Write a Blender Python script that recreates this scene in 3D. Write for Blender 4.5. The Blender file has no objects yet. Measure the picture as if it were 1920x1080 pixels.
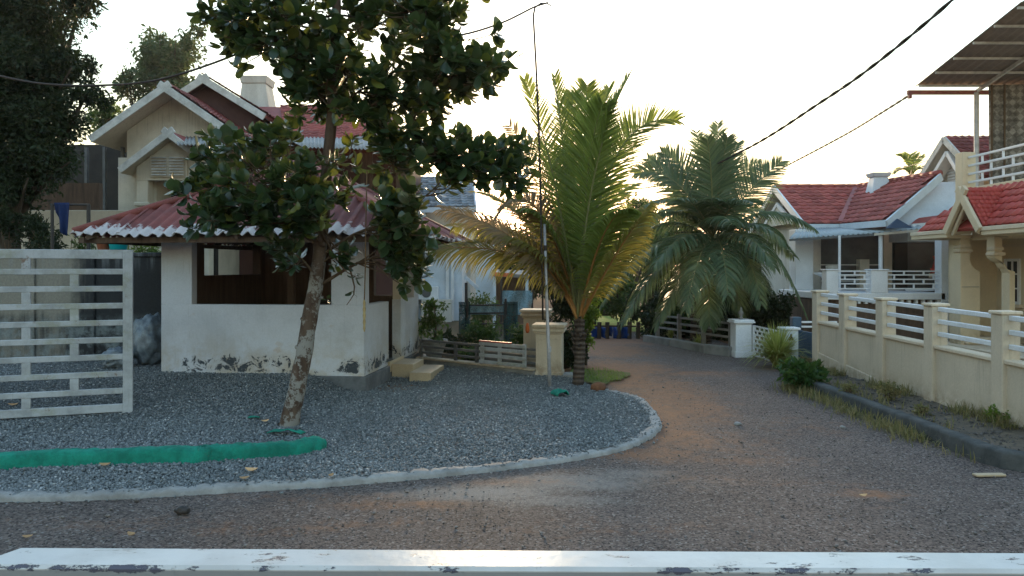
import bpy, bmesh, math, random
import numpy as np
from mathutils import Vector, Matrix, noise as mnoise

random.seed(7)
RNG = np.random.default_rng(11)
S = bpy.context.scene
COL = S.collection

# ------------------------------------------------------------------ camera
F, HZ, CH = 1450.0, 500.0, 1.65          # focal length in pixels, horizon row, eye height (1920x1080 frame)
cam = bpy.data.cameras.new('camera')
cam.sensor_width = 36.0
cam.lens = 36.0 * F / 1920.0
cam.shift_y = -(540.0 - HZ) / 1920.0
cam.clip_start = 0.05
cam.clip_end = 3000
camo = bpy.data.objects.new('camera', cam)
camo.location = (0, 0, CH)
camo.rotation_euler = (math.radians(90), 0, 0)
COL.objects.link(camo)
S.camera = camo

# ------------------------------------------------------------------ sky, sun, exposure
SUN_EL, SUN_AZ = 7.0, 0.0                 # degrees; the low sun stands straight ahead (+Y)
world = bpy.data.worlds.new('World')
S.world = world
world.use_nodes = True
wn = world.node_tree.nodes
wl = world.node_tree.links
wn.clear()
sky = wn.new('ShaderNodeTexSky')
sky.sky_type = 'NISHITA'
sky.sun_disc = False
sky.sun_elevation = math.radians(SUN_EL)
sky.sun_rotation = math.radians(SUN_AZ)
sky.air_density = 2.4
sky.dust_density = 1.0
sky.ozone_density = 5.5
hs = wn.new('ShaderNodeHueSaturation')
hs.inputs['Saturation'].default_value = 0.72
bg = wn.new('ShaderNodeBackground')
bg.inputs['Strength'].default_value = 0.15
wo = wn.new('ShaderNodeOutputWorld')
wl.new(sky.outputs[0], hs.inputs['Color'])
wl.new(hs.outputs[0], bg.inputs['Color'])
wl.new(bg.outputs[0], wo.inputs['Surface'])

sl = bpy.data.lights.new('sun', 'SUN')
sl.energy = 1.0
sl.angle = math.radians(10.0)
sl.color = (1.0, 0.72, 0.42)
so = bpy.data.objects.new('sun', sl)
so.rotation_euler = (math.radians(-(90 - SUN_EL)), 0, math.radians(-SUN_AZ))
so.location = (0, 60, 20)
COL.objects.link(so)

S.view_settings.view_transform = 'Standard'
S.view_settings.look = 'None'
S.view_settings.gamma = 1.0
S.view_settings.exposure = 2.85
S.view_settings.use_curve_mapping = False
S.render.engine = 'CYCLES'
S.cycles.use_denoising = True
S.cycles.max_bounces = 6
S.cycles.transparent_max_bounces = 6

# ------------------------------------------------------------------ helpers
def P(px, py, Y):
    """point at distance Y that shows at pixel (px, py) of the photograph"""
    return Vector(((px - 960) / F * Y, Y, CH - (py - HZ) / F * Y))

def G(px, py, z=0.0):
    """ground point (height z) seen at a pixel"""
    Y = (CH - z) * F / (py - HZ)
    return Vector(((px - 960) / F * Y, Y, z))

OFF = {}

def tag(o, label=None, cat=None, group=None, kind=None):
    if label: o['label'] = label
    if cat: o['category'] = cat
    if group: o['group'] = group
    if kind: o['kind'] = kind
    return o

def thing(name, label, cat, loc=(0, 0, 0), group=None):
    o = bpy.data.objects.new(name, None)
    o.empty_display_size = 0.2
    COL.objects.link(o)
    o.location = loc
    OFF[o.name] = Vector(loc)
    return tag(o, label, cat, group)

def link_mesh(name, me, parent=None, M=None):
    """M: world matrix"""
    o = bpy.data.objects.new(name, me)
    COL.objects.link(o)
    M = M or Matrix.Identity(4)
    if parent is not None:
        o.parent = parent
        off = OFF[parent.name]
        o.matrix_basis = Matrix.Translation(-off) @ M
    else:
        o.matrix_basis = M
    return o

class MB:
    def __init__(self):
        self.v = []
        self.f = []
    def add(self, vs, fs):
        n = len(self.v)
        self.v += [tuple(p) for p in vs]
        self.f += [tuple(i + n for i in f) for f in fs]
        return self
    def hexa(self, b, t):
        """b, t: four bottom and four top points, counter-clockwise from above"""
        return self.add(list(b) + list(t), [(3, 2, 1, 0), (4, 5, 6, 7), (0, 1, 5, 4), (1, 2, 6, 5), (2, 3, 7, 6), (3, 0, 4, 7)])
    def box(self, x0, x1, y0, y1, z0, z1):
        return self.hexa([(x0, y0, z0), (x1, y0, z0), (x1, y1, z0), (x0, y1, z0)],
                         [(x0, y0, z1), (x1, y0, z1), (x1, y1, z1), (x0, y1, z1)])
    def obox(self, O, U, V, u0, u1, v0, v1, z0, z1):
        """box in a turned plan frame with origin O and horizontal axes U, V"""
        def q(u, v, z):
            return (O[0] + U[0] * u + V[0] * v, O[1] + U[1] * u + V[1] * v, O[2] + z)
        return self.hexa([q(u0, v0, z0), q(u1, v0, z0), q(u1, v1, z0), q(u0, v1, z0)],
                         [q(u0, v0, z1), q(u1, v0, z1), q(u1, v1, z1), q(u0, v1, z1)])
    def slab(self, pts, n, t):
        """polygon pts thickened by t along -n"""
        k = len(pts)
        n = Vector(n)
        a = [Vector(p) for p in pts]
        b = [p - n * t for p in a]
        self.add(a + b, [tuple(range(k)), tuple(range(2 * k - 1, k - 1, -1))] +
                 [(i, i + k, (i + 1) % k + k, (i + 1) % k) for i in range(k)])
        return self
    def beam(self, a, b, w, h, up=(0, 0, 1)):
        """rectangular bar from a to b, w wide (level), h tall"""
        a, b = Vector(a), Vector(b)
        d = (b - a).normalized()
        s = d.cross(Vector(up))
        if s.length < 1e-4:
            s = d.cross(Vector((0, 1, 0)))
        s.normalize()
        u = s.cross(d).normalized()
        s = s * (w / 2)
        u = u * (h / 2)
        return self.add([a - s - u, a + s - u, a + s + u, a - s + u, b - s - u, b + s - u, b + s + u, b - s + u],
                        [(0, 1, 2, 3), (7, 6, 5, 4), (0, 4, 5, 1), (1, 5, 6, 2), (2, 6, 7, 3), (3, 7, 4, 0)])
    def tube(self, pts, r, n=8, cap=True):
        pts = [Vector(p) for p in pts]
        if not isinstance(r, (list, tuple)):
            r = [r] * len(pts)
        base = len(self.v)
        ref = Vector((0.31, 0.22, 0.92)).normalized()
        prev = None
        for i, p in enumerate(pts):
            d = (pts[min(i + 1, len(pts) - 1)] - pts[max(i - 1, 0)]).normalized()
            a = prev - d * prev.dot(d) if prev is not None else d.cross(ref)
            if a.length < 1e-5:
                a = d.cross(Vector((1, 0, 0)))
            a.normalize()
            prev = a
            b = d.cross(a)
            for k in range(n):
                t = 2 * math.pi * k / n
                self.v.append(tuple(p + (a * math.cos(t) + b * math.sin(t)) * r[i]))
        for i in range(len(pts) - 1):
            for k in range(n):
                q = base + i * n
                self.f.append((q + k, q + (k + 1) % n, q + n + (k + 1) % n, q + n + k))
        if cap:
            self.f.append(tuple(base + k for k in range(n - 1, -1, -1)))
            q = base + (len(pts) - 1) * n
            self.f.append(tuple(q + k for k in range(n)))
        return self
    def lathe(self, c, prof, n=14):
        base = len(self.v)
        for r, z in prof:
            for k in range(n):
                t = 2 * math.pi * k / n
                self.v.append((c[0] + r * math.cos(t), c[1] + r * math.sin(t), c[2] + z))
        m = len(prof)
        for i in range(m - 1):
            for k in range(n):
                q = base + i * n
                self.f.append((q + k, q + (k + 1) % n, q + n + (k + 1) % n, q + n + k))
        self.f.append(tuple(base + k for k in range(n - 1, -1, -1)))
        self.f.append(tuple(base + (m - 1) * n + k for k in range(n)))
        return self
    def build(self, name, mat, parent=None, smooth=False, bevel=0.0, origin=None):
        off = OFF[parent.name] if parent is not None else Vector(origin or (0, 0, 0))
        me = bpy.data.meshes.new(name)
        me.from_pydata([(p[0] - off[0], p[1] - off[1], p[2] - off[2]) for p in self.v], [], self.f)
        bm = bmesh.new()
        bm.from_mesh(me)
        bmesh.ops.recalc_face_normals(bm, faces=bm.faces)
        if bevel:
            es = [e for e in bm.edges if len(e.link_faces) == 2 and e.calc_face_angle(0) > 0.5]
            bmesh.ops.bevel(bm, geom=es, offset=bevel, segments=1, affect='EDGES', clamp_overlap=True)
        bm.to_mesh(me)
        bm.free()
        me.materials.append(mat)
        if smooth:
            me.polygons.foreach_set('use_smooth', [True] * len(me.polygons))
        o = bpy.data.objects.new(name, me)
        COL.objects.link(o)
        if parent is not None:
            o.parent = parent
        else:
            o.location = off
        OFF[o.name] = Vector(off)
        return o

def np_mesh(name, V, Fc, mat, var=None, extra=None, smooth=False):
    """mesh from arrays: V (n,3), Fc (m,k) all faces with k corners; var: one value per face"""
    me = bpy.data.meshes.new(name)
    m, k = Fc.shape
    me.vertices.add(len(V))
    me.vertices.foreach_set('co', np.ascontiguousarray(V, dtype=np.float32).ravel())
    me.loops.add(m * k)
    me.loops.foreach_set('vertex_index', np.ascontiguousarray(Fc, dtype=np.int32).ravel())
    me.polygons.add(m)
    me.polygons.foreach_set('loop_start', np.arange(0, m * k, k, dtype=np.int32))
    if smooth:
        me.polygons.foreach_set('use_smooth', np.ones(m, dtype=bool))
    if var is not None:
        a = me.attributes.new('var', 'FLOAT', 'FACE')
        a.data.foreach_set('value', np.ascontiguousarray(var, dtype=np.float32))
    for nm, arr in (extra or {}).items():
        a = me.attributes.new(nm, 'FLOAT', 'POINT')
        a.data.foreach_set('value', np.ascontiguousarray(arr, dtype=np.float32))
    me.update()
    me.validate()
    me.materials.append(mat)
    return me

def curve_pts(pts, n):
    """Catmull-Rom through pts"""
    pts = [Vector(p) for p in pts]
    q = [pts[0] * 2 - pts[1]] + pts + [pts[-1] * 2 - pts[-2]]
    out = []
    m = len(pts) - 1
    for i in range(n + 1):
        t = i / n * m
        k = min(int(t), m - 1)
        u = t - k
        a, b, c, d = q[k], q[k + 1], q[k + 2], q[k + 3]
        out.append(0.5 * ((2 * b) + (c - a) * u + (2 * a - 5 * b + 4 * c - d) * u * u + (3 * b - a - 3 * c + d) * u ** 3))
    return out

# ------------------------------------------------------------------ materials
class NT:
    """small wrapper round a node tree"""
    def __init__(self, name):
        self.m = bpy.data.materials.new(name)
        self.m.use_nodes = True
        self.t = self.m.node_tree
        self.t.nodes.clear()
        self.out = self.t.nodes.new('ShaderNodeOutputMaterial')
    def n(self, typ, **kw):
        o = self.t.nodes.new(typ)
        for k, v in kw.items():
            setattr(o, k, v)
        return o
    def l(self, a, b):
        self.t.links.new(a, b)
    def val(self, x, sock):
        if isinstance(x, (int, float)):
            sock.default_value = x
        elif isinstance(x, tuple):
            sock.default_value = (x + (1.0,))[:4] if len(sock.default_value) == 4 else x
        else:
            self.l(x, sock)
    def coord(self, kind='Object'):
        if not hasattr(self, '_c'):
            self._c = self.n('ShaderNodeTexCoord')
        return self._c.outputs[kind]
    def mapped(self, sc, kind='Object'):
        mp = self.n('ShaderNodeMapping')
        self.l(self.coord(kind), mp.inputs[0])
        mp.inputs['Scale'].default_value = sc if isinstance(sc, tuple) else (sc, sc, sc)
        return mp.outputs[0]
    def noise(self, scale=5, detail=4, rough=0.6, vec=None, dist=0.0):
        o = self.n('ShaderNodeTexNoise')
        self.l(vec if vec is not None else self.coord(), o.inputs['Vector'])
        o.inputs['Scale'].default_value = scale
        o.inputs['Detail'].default_value = detail
        o.inputs['Roughness'].default_value = rough
        o.inputs['Distortion'].default_value = dist
        return o.outputs[0]
    def voro(self, scale, vec=None, feature='F1', out='Color'):
        o = self.n('ShaderNodeTexVoronoi', feature=feature)
        self.l(vec if vec is not None else self.coord(), o.inputs['Vector'])
        o.inputs['Scale'].default_value = scale
        return o.outputs[out]
    def ramp(self, x, a, b, c0=0.0, c1=1.0):
        o = self.n('ShaderNodeMapRange')
        o.interpolation_type = 'SMOOTHSTEP'
        self.val(x, o.inputs[0])
        o.inputs[1].default_value = a
        o.inputs[2].default_value = b
        o.inputs[3].default_value = c0
        o.inputs[4].default_value = c1
        return o.outputs[0]
    def mix(self, f, a, b, mode='MIX'):
        o = self.n('ShaderNodeMix', data_type='RGBA', blend_type=mode)
        self.val(f, o.inputs[0])
        self.val(a, o.inputs[6])
        self.val(b, o.inputs[7])
        return o.outputs[2]
    def math(self, op, a, b=0.0):
        o = self.n('ShaderNodeMath', operation=op)
        self.val(a, o.inputs[0])
        self.val(b, o.inputs[1])
        return o.outputs[0]
    def xyz(self, kind='Object'):
        o = self.n('ShaderNodeSeparateXYZ')
        self.l(self.coord(kind), o.inputs[0])
        return o.outputs
    def attr(self, name):
        o = self.n('ShaderNodeAttribute', attribute_name=name)
        return o.outputs['Fac']
    def rnd(self):
        return self.n('ShaderNodeObjectInfo').outputs['Random']
    def bump(self, h, dist=0.01, strength=1.0):
        o = self.n('ShaderNodeBump')
        o.inputs['Strength'].default_value = strength
        o.inputs['Distance'].default_value = dist
        self.l(h, o.inputs['Height'])
        return o.outputs[0]
    def jitter(self, col, x, lo, hi):
        """multiply colour by a factor that runs lo..hi with x in 0..1"""
        f = self.ramp(x, 0, 1, lo, hi)
        cc = self.n('ShaderNodeCombineColor')
        for i in range(3):
            self.l(f, cc.inputs[i])
        return self.mix(1.0, col, cc.outputs[0], 'MULTIPLY')
    def surf(self, col, rough=0.7, bump=None, metal=0.0, spec=0.4, trans=None, tw=0.35, alpha=None):
        b = self.n('ShaderNodeBsdfPrincipled')
        self.val(col, b.inputs['Base Color'])
        self.val(rough, b.inputs['Roughness'])
        b.inputs['Metallic'].default_value = metal
        b.inputs['Specular IOR Level'].default_value = spec
        if bump is not None:
            self.l(bump, b.inputs['Normal'])
        if alpha is not None:
            self.val(alpha, b.inputs['Alpha'])
        res = b.outputs[0]
        if trans is not None:
            tr = self.n('ShaderNodeBsdfTranslucent')
            self.val(trans, tr.inputs[0])
            mx = self.n('ShaderNodeMixShader')
            mx.inputs[0].default_value = tw
            self.l(res, mx.inputs[1])
            self.l(tr.outputs[0], mx.inputs[2])
            res = mx.outputs[0]
        self.l(res, self.out.inputs[0])
        return self.m

def m_plain(name, c1, c2=None, scale=3.0, rough=0.75, bump=0.002, bscale=60, rand=0.0, metal=0.0, spec=0.35, streak=None):
    """painted / weathered surface: two tones by large noise, fine speckle and fine relief"""
    k = NT(name)
    c2 = c2 or tuple(x * 0.8 for x in c1)
    vec = k.mapped(streak) if streak else None
    col = k.mix(k.ramp(k.noise(scale, 6, 0.65, vec), 0.35, 0.68), c1, c2)
    col = k.jitter(col, k.noise(bscale, 3), 0.86, 1.12)
    if rand:
        col = k.jitter(col, k.rnd(), 1 - rand, 1 + rand)
    nb = k.bump(k.noise(bscale, 4, 0.7), bump) if bump else None
    return k.surf(col, rough, nb, metal, spec)

def m_leaf(name, c1, c2, ctr=None, rough=0.45, tw=0.35, spec=0.28, c3=None, f3=0.93):
    k = NT(name)
    x = k.math('FRACT', k.math('ADD', k.attr('var'), k.rnd()))
    col = k.mix(x, c1, c2)
    if c3:
        col = k.mix(k.ramp(x, f3, f3 + 0.02), col, c3)
    col = k.jitter(col, k.noise(25, 2), 0.8, 1.2)
    t = ctr or tuple(min(1, v * 2.2) for v in c2)
    tc = k.mix(0.5, k.mix(1.0, col, (2.2, 2.2, 1.6), 'MULTIPLY'), t)
    return k.surf(col, rough, None, 0, spec, tc, tw)

# weathered white wash of the gatehouse
def m_gatehouse():
    k = NT('gatehouse_whitewash')
    z = k.xyz()[2]
    n1 = k.noise(1.3, 5, 0.6)
    n2 = k.noise(5.5, 6, 0.7, dist=0.6)
    col = k.mix(k.ramp(n1, 0.4, 0.65), (0.56, 0.572, 0.60), (0.465, 0.477, 0.50))
    # ochre splash dirt, denser near the ground
    lo = k.ramp(z, 0.95, 0.05)
    st = k.math('MULTIPLY', lo, k.ramp(k.noise(2.6, 5, 0.7), 0.36, 0.62))
    col = k.mix(k.math('MULTIPLY', st, 0.75), col, (0.45, 0.36, 0.24))
    st2 = k.ramp(k.noise(3.1, 3, 0.5, k.mapped((1, 1, 1.6))), 0.66, 0.74)
    col = k.mix(k.math('MULTIPLY', st2, 0.35), col, (0.45, 0.30, 0.16))
    # flaked paint in a band over the plinth
    band = k.math('MULTIPLY', k.ramp(z, 0.20, 0.26), k.ramp(z, 0.56, 0.34))
    pl = k.ramp(k.math('ADD', k.noise(5.2, 7, 0.75, dist=0.8), k.math('MULTIPLY', band, 0.15)), 0.66, 0.70)
    pl = k.math('MULTIPLY', pl, k.ramp(z, 0.62, 0.45))
    col = k.mix(pl, col, (0.06, 0.07, 0.08))
    col = k.jitter(col, k.noise(45, 3), 0.9, 1.08)
    # drips from the top
    dr = k.ramp(k.noise(6, 4, 0.6, k.mapped((6, 6, 0.35))), 0.58, 0.72)
    col = k.mix(k.math('MULTIPLY', dr, 0.22), col, (0.26, 0.25, 0.23))
    h = k.math('SUBTRACT', k.noise(30, 5, 0.65), k.math('MULTIPLY', pl, 0.8))
    return k.surf(col, 0.85, k.bump(h, 0.006), 0, 0.2)

# mould-blackened boundary wall
def m_mould():
    k = NT('mouldy_plaster')
    o = k.xyz()
    x, z = o[0], o[2]
    n = k.noise(1.6, 7, 0.7)
    drip = k.noise(3.0, 5, 0.65, k.mapped((3.2, 3.2, 0.22)))
    right = k.ramp(x, -0.15, 0.65)
    low = k.ramp(z, 1.0, 0.85)
    a = k.math('ADD', k.math('MULTIPLY', right, 0.5), k.math('MULTIPLY', low, 0.22))
    f = k.ramp(k.math('ADD', a, k.math('ADD', k.math('MULTIPLY', n, 0.6), k.math('MULTIPLY', drip, 0.6))), 0.62, 1.05)
    col = k.mix(f, (0.225, 0.21, 0.175), (0.030, 0.032, 0.034))
    teal = k.math('MULTIPLY', k.ramp(z, 0.95, 0.75), k.ramp(k.noise(4, 5, 0.7), 0.42, 0.62))
    col = k.mix(k.math('MULTIPLY', teal, 0.7), col, (0.20, 0.235, 0.24))
    wet = k.math('MULTIPLY', k.ramp(z, 1.5, 1.85), k.ramp(drip, 0.45, 0.65))
    col = k.mix(k.math('MULTIPLY', wet, 0.5), col, (0.24, 0.26, 0.27))
    col = k.jitter(col, k.noise(30, 4), 0.75, 1.25)
    return k.surf(col, 0.9, k.bump(k.noise(22, 5), 0.006), 0, 0.2)

def m_gate_white():
    k = NT('old_gate_paint')
    col = k.mix(k.ramp(k.noise(4, 6, 0.7), 0.38, 0.66), (0.43, 0.445, 0.46), (0.30, 0.31, 0.315))
    alg = k.ramp(k.noise(2.6, 7, 0.75), 0.48, 0.66)
    col = k.mix(k.math('MULTIPLY', alg, 0.6), col, (0.26, 0.26, 0.17))
    rust = k.ramp(k.noise(6, 7, 0.75), 0.60, 0.68)
    col = k.mix(k.math('MULTIPLY', rust, 0.8), col, (0.16, 0.085, 0.045))
    drip = k.ramp(k.noise(9, 4, 0.6, k.mapped((5, 5, 0.5))), 0.55, 0.75)
    col = k.mix(k.math('MULTIPLY', drip, 0.35), col, (0.25, 0.25, 0.23))
    return k.surf(col, 0.7, k.bump(k.noise(35, 4), 0.003), 0, 0.3)

def m_barrier():
    k = NT('chipped_white_enamel')
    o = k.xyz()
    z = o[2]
    col = k.mix(k.ramp(k.noise(6, 5, 0.6), 0.4, 0.65), (0.60, 0.575, 0.545), (0.52, 0.495, 0.465))
    n = k.noise(9, 8, 0.75, k.mapped((1.0, 3.5, 3.5)))
    chip = k.ramp(n, 0.635, 0.65)
    edge = k.math('MULTIPLY', k.ramp(z, 1.020, 1.030), k.ramp(z, 1.0395, 1.0365))
    ch2 = k.ramp(k.math('ADD', k.noise(5, 8, 0.8, k.mapped((1, 2, 2))), k.math('MULTIPLY', edge, 0.10)), 0.65, 0.675)
    f = k.math('MAXIMUM', k.math('MULTIPLY', chip, 0.55), ch2)
    col = k.mix(k.ramp(z, 1.0305, 1.0275), col, (0.27, 0.27, 0.27))  # faces below the top edge turned grey: the rail's shaded side put into the colour
    col = k.mix(chip, col, (0.42, 0.38, 0.35))
    col = k.mix(ch2, col, (0.09, 0.085, 0.11))
    pink = k.ramp(k.noise(3, 6, 0.7), 0.58, 0.7)
    col = k.mix(k.math('MULTIPLY', pink, 0.25), col, (0.55, 0.40, 0.33))
    h = k.math('SUBTRACT', k.noise(18, 4), k.math('MULTIPLY', f, 1.0))
    return k.surf(col, 0.38, k.bump(h, 0.002), 0, 0.5)

def m_gravel_base():
    k = NT('crushed_stone_bed')
    c = k.voro(42)
    sp = k.n('ShaderNodeSeparateColor')
    k.l(c, sp.inputs[0])
    col = k.mix(sp.outputs[0], (0.045, 0.052, 0.054), (0.16, 0.175, 0.18))
    d = k.voro(42, out='Distance')
    col = k.jitter(col, k.noise(0.8, 4), 0.8, 1.2)
    return k.surf(col, 0.8, k.bump(d, 0.02), 0, 0.3)

def m_gravel():
    k = NT('crushed_stone')
    v = k.attr('var')
    col = k.mix(k.ramp(v, 0.0, 1.0), (0.105, 0.118, 0.123), (0.235, 0.252, 0.258))
    col = k.mix(k.ramp(v, 0.955, 0.965), col, (0.42, 0.42, 0.41))
    col = k.jitter(col, k.noise(0.9, 4), 0.78, 1.2)
    return k.surf(col, 0.75, None, 0, 0.35)

def m_road():
    k = NT('dusty_worn_asphalt')
    soil, dust = k.attr('soil'), k.attr('dust')
    v = k.n('ShaderNodeSeparateColor')
    k.l(k.voro(75), v.inputs[0])
    agg = k.mix(v.outputs[0], (0.062, 0.048, 0.043), (0.195, 0.152, 0.132))
    agg = k.mix(k.ramp(v.outputs[1], 0.93, 0.95), agg, (0.25, 0.22, 0.20))
    agg = k.mix(k.ramp(v.outputs[2], 0.93, 0.95), agg, (0.02, 0.018, 0.018))
    agg = k.jitter(agg, k.noise(1.1, 6, 0.65), 0.72, 1.28)
    nn = k.noise(3.6, 9, 0.8)
    nb = k.noise(14, 6, 0.7, k.mapped((1.0, 0.8, 1)))
    s = k.ramp(k.math('ADD', soil, k.math('MULTIPLY', k.math('SUBTRACT', k.math('ADD', k.math('MULTIPLY', nn, .6), k.math('MULTIPLY', nb, .4)), 0.5), 2.4)), 0.20, 0.88)
    d = k.ramp(k.math('ADD', dust, k.math('MULTIPLY', k.math('SUBTRACT', k.math('ADD', k.math('MULTIPLY', nn, .5), k.math('MULTIPLY', nb, .5)), 0.5), 1.9)), 0.30, 0.95)
    red = k.mix(k.ramp(k.noise(7, 6, 0.7), 0.35, 0.65), (0.33, 0.155, 0.078), (0.25, 0.13, 0.075))
    red = k.jitter(red, k.noise(60, 3, 0.8), 0.7, 1.25)
    grey = k.jitter((0.31, 0.285, 0.255), k.noise(50, 4, 0.8), 0.72, 1.2)
    col = k.mix(k.math('MULTIPLY', d, 0.75), agg, grey)
    col = k.mix(k.math('MULTIPLY', s, 0.8), col, red)
    h = k.math('ADD', k.math('MULTIPLY', v.outputs[0], 0.6), k.noise(90, 4, 0.7))
    return k.surf(col, 0.88, k.bump(h, 0.008), 0, 0.25)

def m_earth(name, a, b, c, scale=2.5):
    k = NT(name)
    col = k.mix(k.ramp(k.noise(scale, 7, 0.7), 0.36, 0.64), a, b)
    col = k.mix(k.ramp(k.noise(scale * 3.1, 6, 0.75), 0.5, 0.68), col, c)
    col = k.jitter(col, k.noise(55, 4, 0.75), 0.65, 1.3)
    return k.surf(col, 0.95, k.bump(k.noise(40, 6, 0.75), 0.015), 0, 0.15)

def m_bark(name, a, b, lich=None, lf=0.56, ring=0):
    k = NT(name)
    n = k.noise(9, 6, 0.7, k.mapped((1, 1, 0.45)))
    col = k.mix(k.ramp(n, 0.35, 0.65), a, b)
    h = n
    if ring:
        w = k.n('ShaderNodeTexWave', bands_direction='Z')
        k.l(k.coord(), w.inputs[0])
        w.inputs['Scale'].default_value = ring
        w.inputs['Distortion'].default_value = 2.5
        w.inputs['Detail'].default_value = 3
        col = k.jitter(col, w.outputs[1], 0.55, 1.2)
        h = w.outputs[1]
    if lich:
        lm = k.math('MULTIPLY', k.ramp(k.noise(7, 7, 0.75), lf, lf + 0.07), k.ramp(k.xyz()[2], 2.1, 1.3))
        col = k.mix(lm, col, lich)
    return k.surf(col, 0.9, k.bump(h, 0.012), 0, 0.15)

def m_sheet_red():
    k = NT('faded_red_roof_sheet')
    col = k.mix(k.ramp(k.noise(2.2, 6, 0.7), 0.35, 0.65), (0.235, 0.066, 0.055), (0.155, 0.050, 0.044))
    col = k.jitter(col, k.rnd(), 0.85, 1.15)
    w = k.attr('wear')
    f = k.ramp(k.math('ADD', w, k.math('MULTIPLY', k.math('SUBTRACT', k.noise(7, 6, 0.75), 0.5), 1.3)), 0.50, 0.62)
    col = k.mix(f, col, (0.50, 0.46, 0.45))
    f2 = k.ramp(k.noise(5, 6, 0.75), 0.63, 0.68)
    col = k.mix(k.math('MULTIPLY', f2, 0.7), col, (0.10, 0.05, 0.05))
    return k.surf(col, 0.7, k.bump(k.noise(30, 4), 0.003), 0, 0.3)

def m_tile(name, a, b, rand=0.22):
    k = NT(name)
    col = k.mix(k.ramp(k.noise(1.4, 5, 0.7), 0.35, 0.66), a, b)
    col = k.jitter(col, k.math('FRACT', k.math('ADD', k.attr('var'), k.rnd())), 1 - rand, 1 + rand)
    col = k.jitter(col, k.noise(28, 3), 0.8, 1.15)
    return k.surf(col, 0.62, None, 0, 0.35)

def m_weave():
    k = NT('woven_bamboo_mat')
    c = k.n('ShaderNodeTexChecker')
    mp = k.n('ShaderNodeMapping')
    k.l(k.coord(), mp.inputs[0])
    mp.inputs['Rotation'].default_value = (0, math.radians(45), 0)
    mp.inputs['Scale'].default_value = (1, 0.01, 1)
    k.l(mp.outputs[0], c.inputs[0])
    c.inputs['Scale'].default_value = 9
    n = k.noise(5, 6, 0.75)
    col = k.mix(c.outputs['Fac'], (0.12, 0.105, 0.09), (0.205, 0.185, 0.165))
    col = k.jitter(col, k.ramp(n, 0.3, 0.7), 0.5, 1.5)
    return k.surf(col, 0.85, k.bump(c.outputs['Fac'], 0.01), 0, 0.2)

def m_net(name, c, a):
    k = NT(name)
    col = k.jitter(c, k.noise(6, 5, 0.7), 0.6, 1.4)
    w = k.n('ShaderNodeTexChecker')
    k.l(k.coord(), w.inputs[0])
    w.inputs['Scale'].default_value = 160
    al = k.ramp(k.noise(40, 3, 0.7), 0.3, 0.6, a, 1.0)
    return k.surf(col, 0.6, None, 0, 0.3, alpha=al)

def m_stained_wall(name, c1, c2, dirt, zlo, zhi, amt=0.5):
    k = NT(name)
    z = k.xyz()[2]
    col = k.mix(k.ramp(k.noise(1.4, 6, 0.65), 0.35, 0.66), c1, c2)
    dr = k.noise(4.5, 6, 0.7, k.mapped((5, 5, 0.22)))
    f = k.math('MULTIPLY', k.ramp(dr, 0.50, 0.72), k.ramp(z, zhi - 0.75, zhi, 0.25, 1.0))
    col = k.mix(k.math('MULTIPLY', f, amt), col, dirt)
    sp = k.math('MULTIPLY', k.ramp(z, zlo + 0.35, zlo + 0.02), k.ramp(k.noise(5, 6, 0.75), 0.38, 0.62))
    col = k.mix(k.math('MULTIPLY', sp, 0.65), col, (0.25, 0.17, 0.10))
    col = k.jitter(col, k.noise(45, 4), 0.9, 1.08)
    return k.surf(col, 0.85, k.bump(k.noise(26, 5, 0.7), 0.004), 0, 0.2)

M = {}
M['whitewash'] = m_gatehouse()
M['mould'] = m_mould()
M['gate'] = m_gate_white()
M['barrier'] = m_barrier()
M['gravel_bed'] = m_gravel_base()
M['gravel'] = m_gravel()
M['road'] = m_road()
M['earth'] = m_earth('red_earth', (0.25, 0.125, 0.07), (0.19, 0.11, 0.07), (0.12, 0.10, 0.05))
M['verge'] = m_earth('verge_soil', (0.16, 0.13, 0.10), (0.11, 0.095, 0.075), (0.21, 0.17, 0.11), 4)
M['yard'] = m_earth('yard_paving', (0.30, 0.215, 0.13), (0.25, 0.18, 0.11), (0.2, 0.15, 0.1), 1.2)
M['garden'] = m_earth('garden_soil', (0.10, 0.07, 0.045), (0.07, 0.06, 0.035), (0.06, 0.08, 0.03), 3)
M['lawn'] = m_earth('grassy_ground', (0.10, 0.13, 0.04), (0.14, 0.15, 0.05), (0.17, 0.12, 0.06), 3)
M['field'] = m_earth('bright_meadow', (0.30, 0.33, 0.08), (0.24, 0.30, 0.07), (0.3, 0.3, 0.1), 2)
M['concrete'] = m_plain('rough_concrete', (0.33, 0.325, 0.31), (0.22, 0.212, 0.20), 5, 0.9, 0.008, 26)
M['old_concrete'] = m_plain('weathered_concrete', (0.27, 0.26, 0.24), (0.16, 0.155, 0.145), 3, 0.9, 0.008, 24)
M['plinth'] = m_plain('grey_plinth', (0.15, 0.155, 0.16), (0.085, 0.09, 0.095), 4, 0.9, 0.006, 25)
M['darkkerb'] = m_plain('mossy_dark_concrete', (0.085, 0.088, 0.085), (0.045, 0.05, 0.05), 5, 0.9, 0.008, 25)
M['cream'] = m_stained_wall('cream_wall_paint', (0.66, 0.54, 0.37), (0.60, 0.485, 0.335), (0.40, 0.32, 0.21), 0.2, 3.0, 0.35)
M['cream_wall'] = m_stained_wall('cream_compound_paint', (0.61, 0.515, 0.395), (0.54, 0.455, 0.345), (0.33, 0.28, 0.21), 0.06, 0.78, 0.55)
M['cream_cap'] = m_plain('cream_coping', (0.66, 0.55, 0.41), (0.58, 0.47, 0.34), 2, 0.75, 0.003, 40)
M['white'] = m_plain('white_paint', (0.74, 0.75, 0.76), (0.64, 0.65, 0.66), 2, 0.6, 0.001, 50)
M['bluewhite'] = m_plain('bluish_white_paint', (0.60, 0.66, 0.72), (0.50, 0.56, 0.61), 2, 0.6, 0.001, 50)
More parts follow.
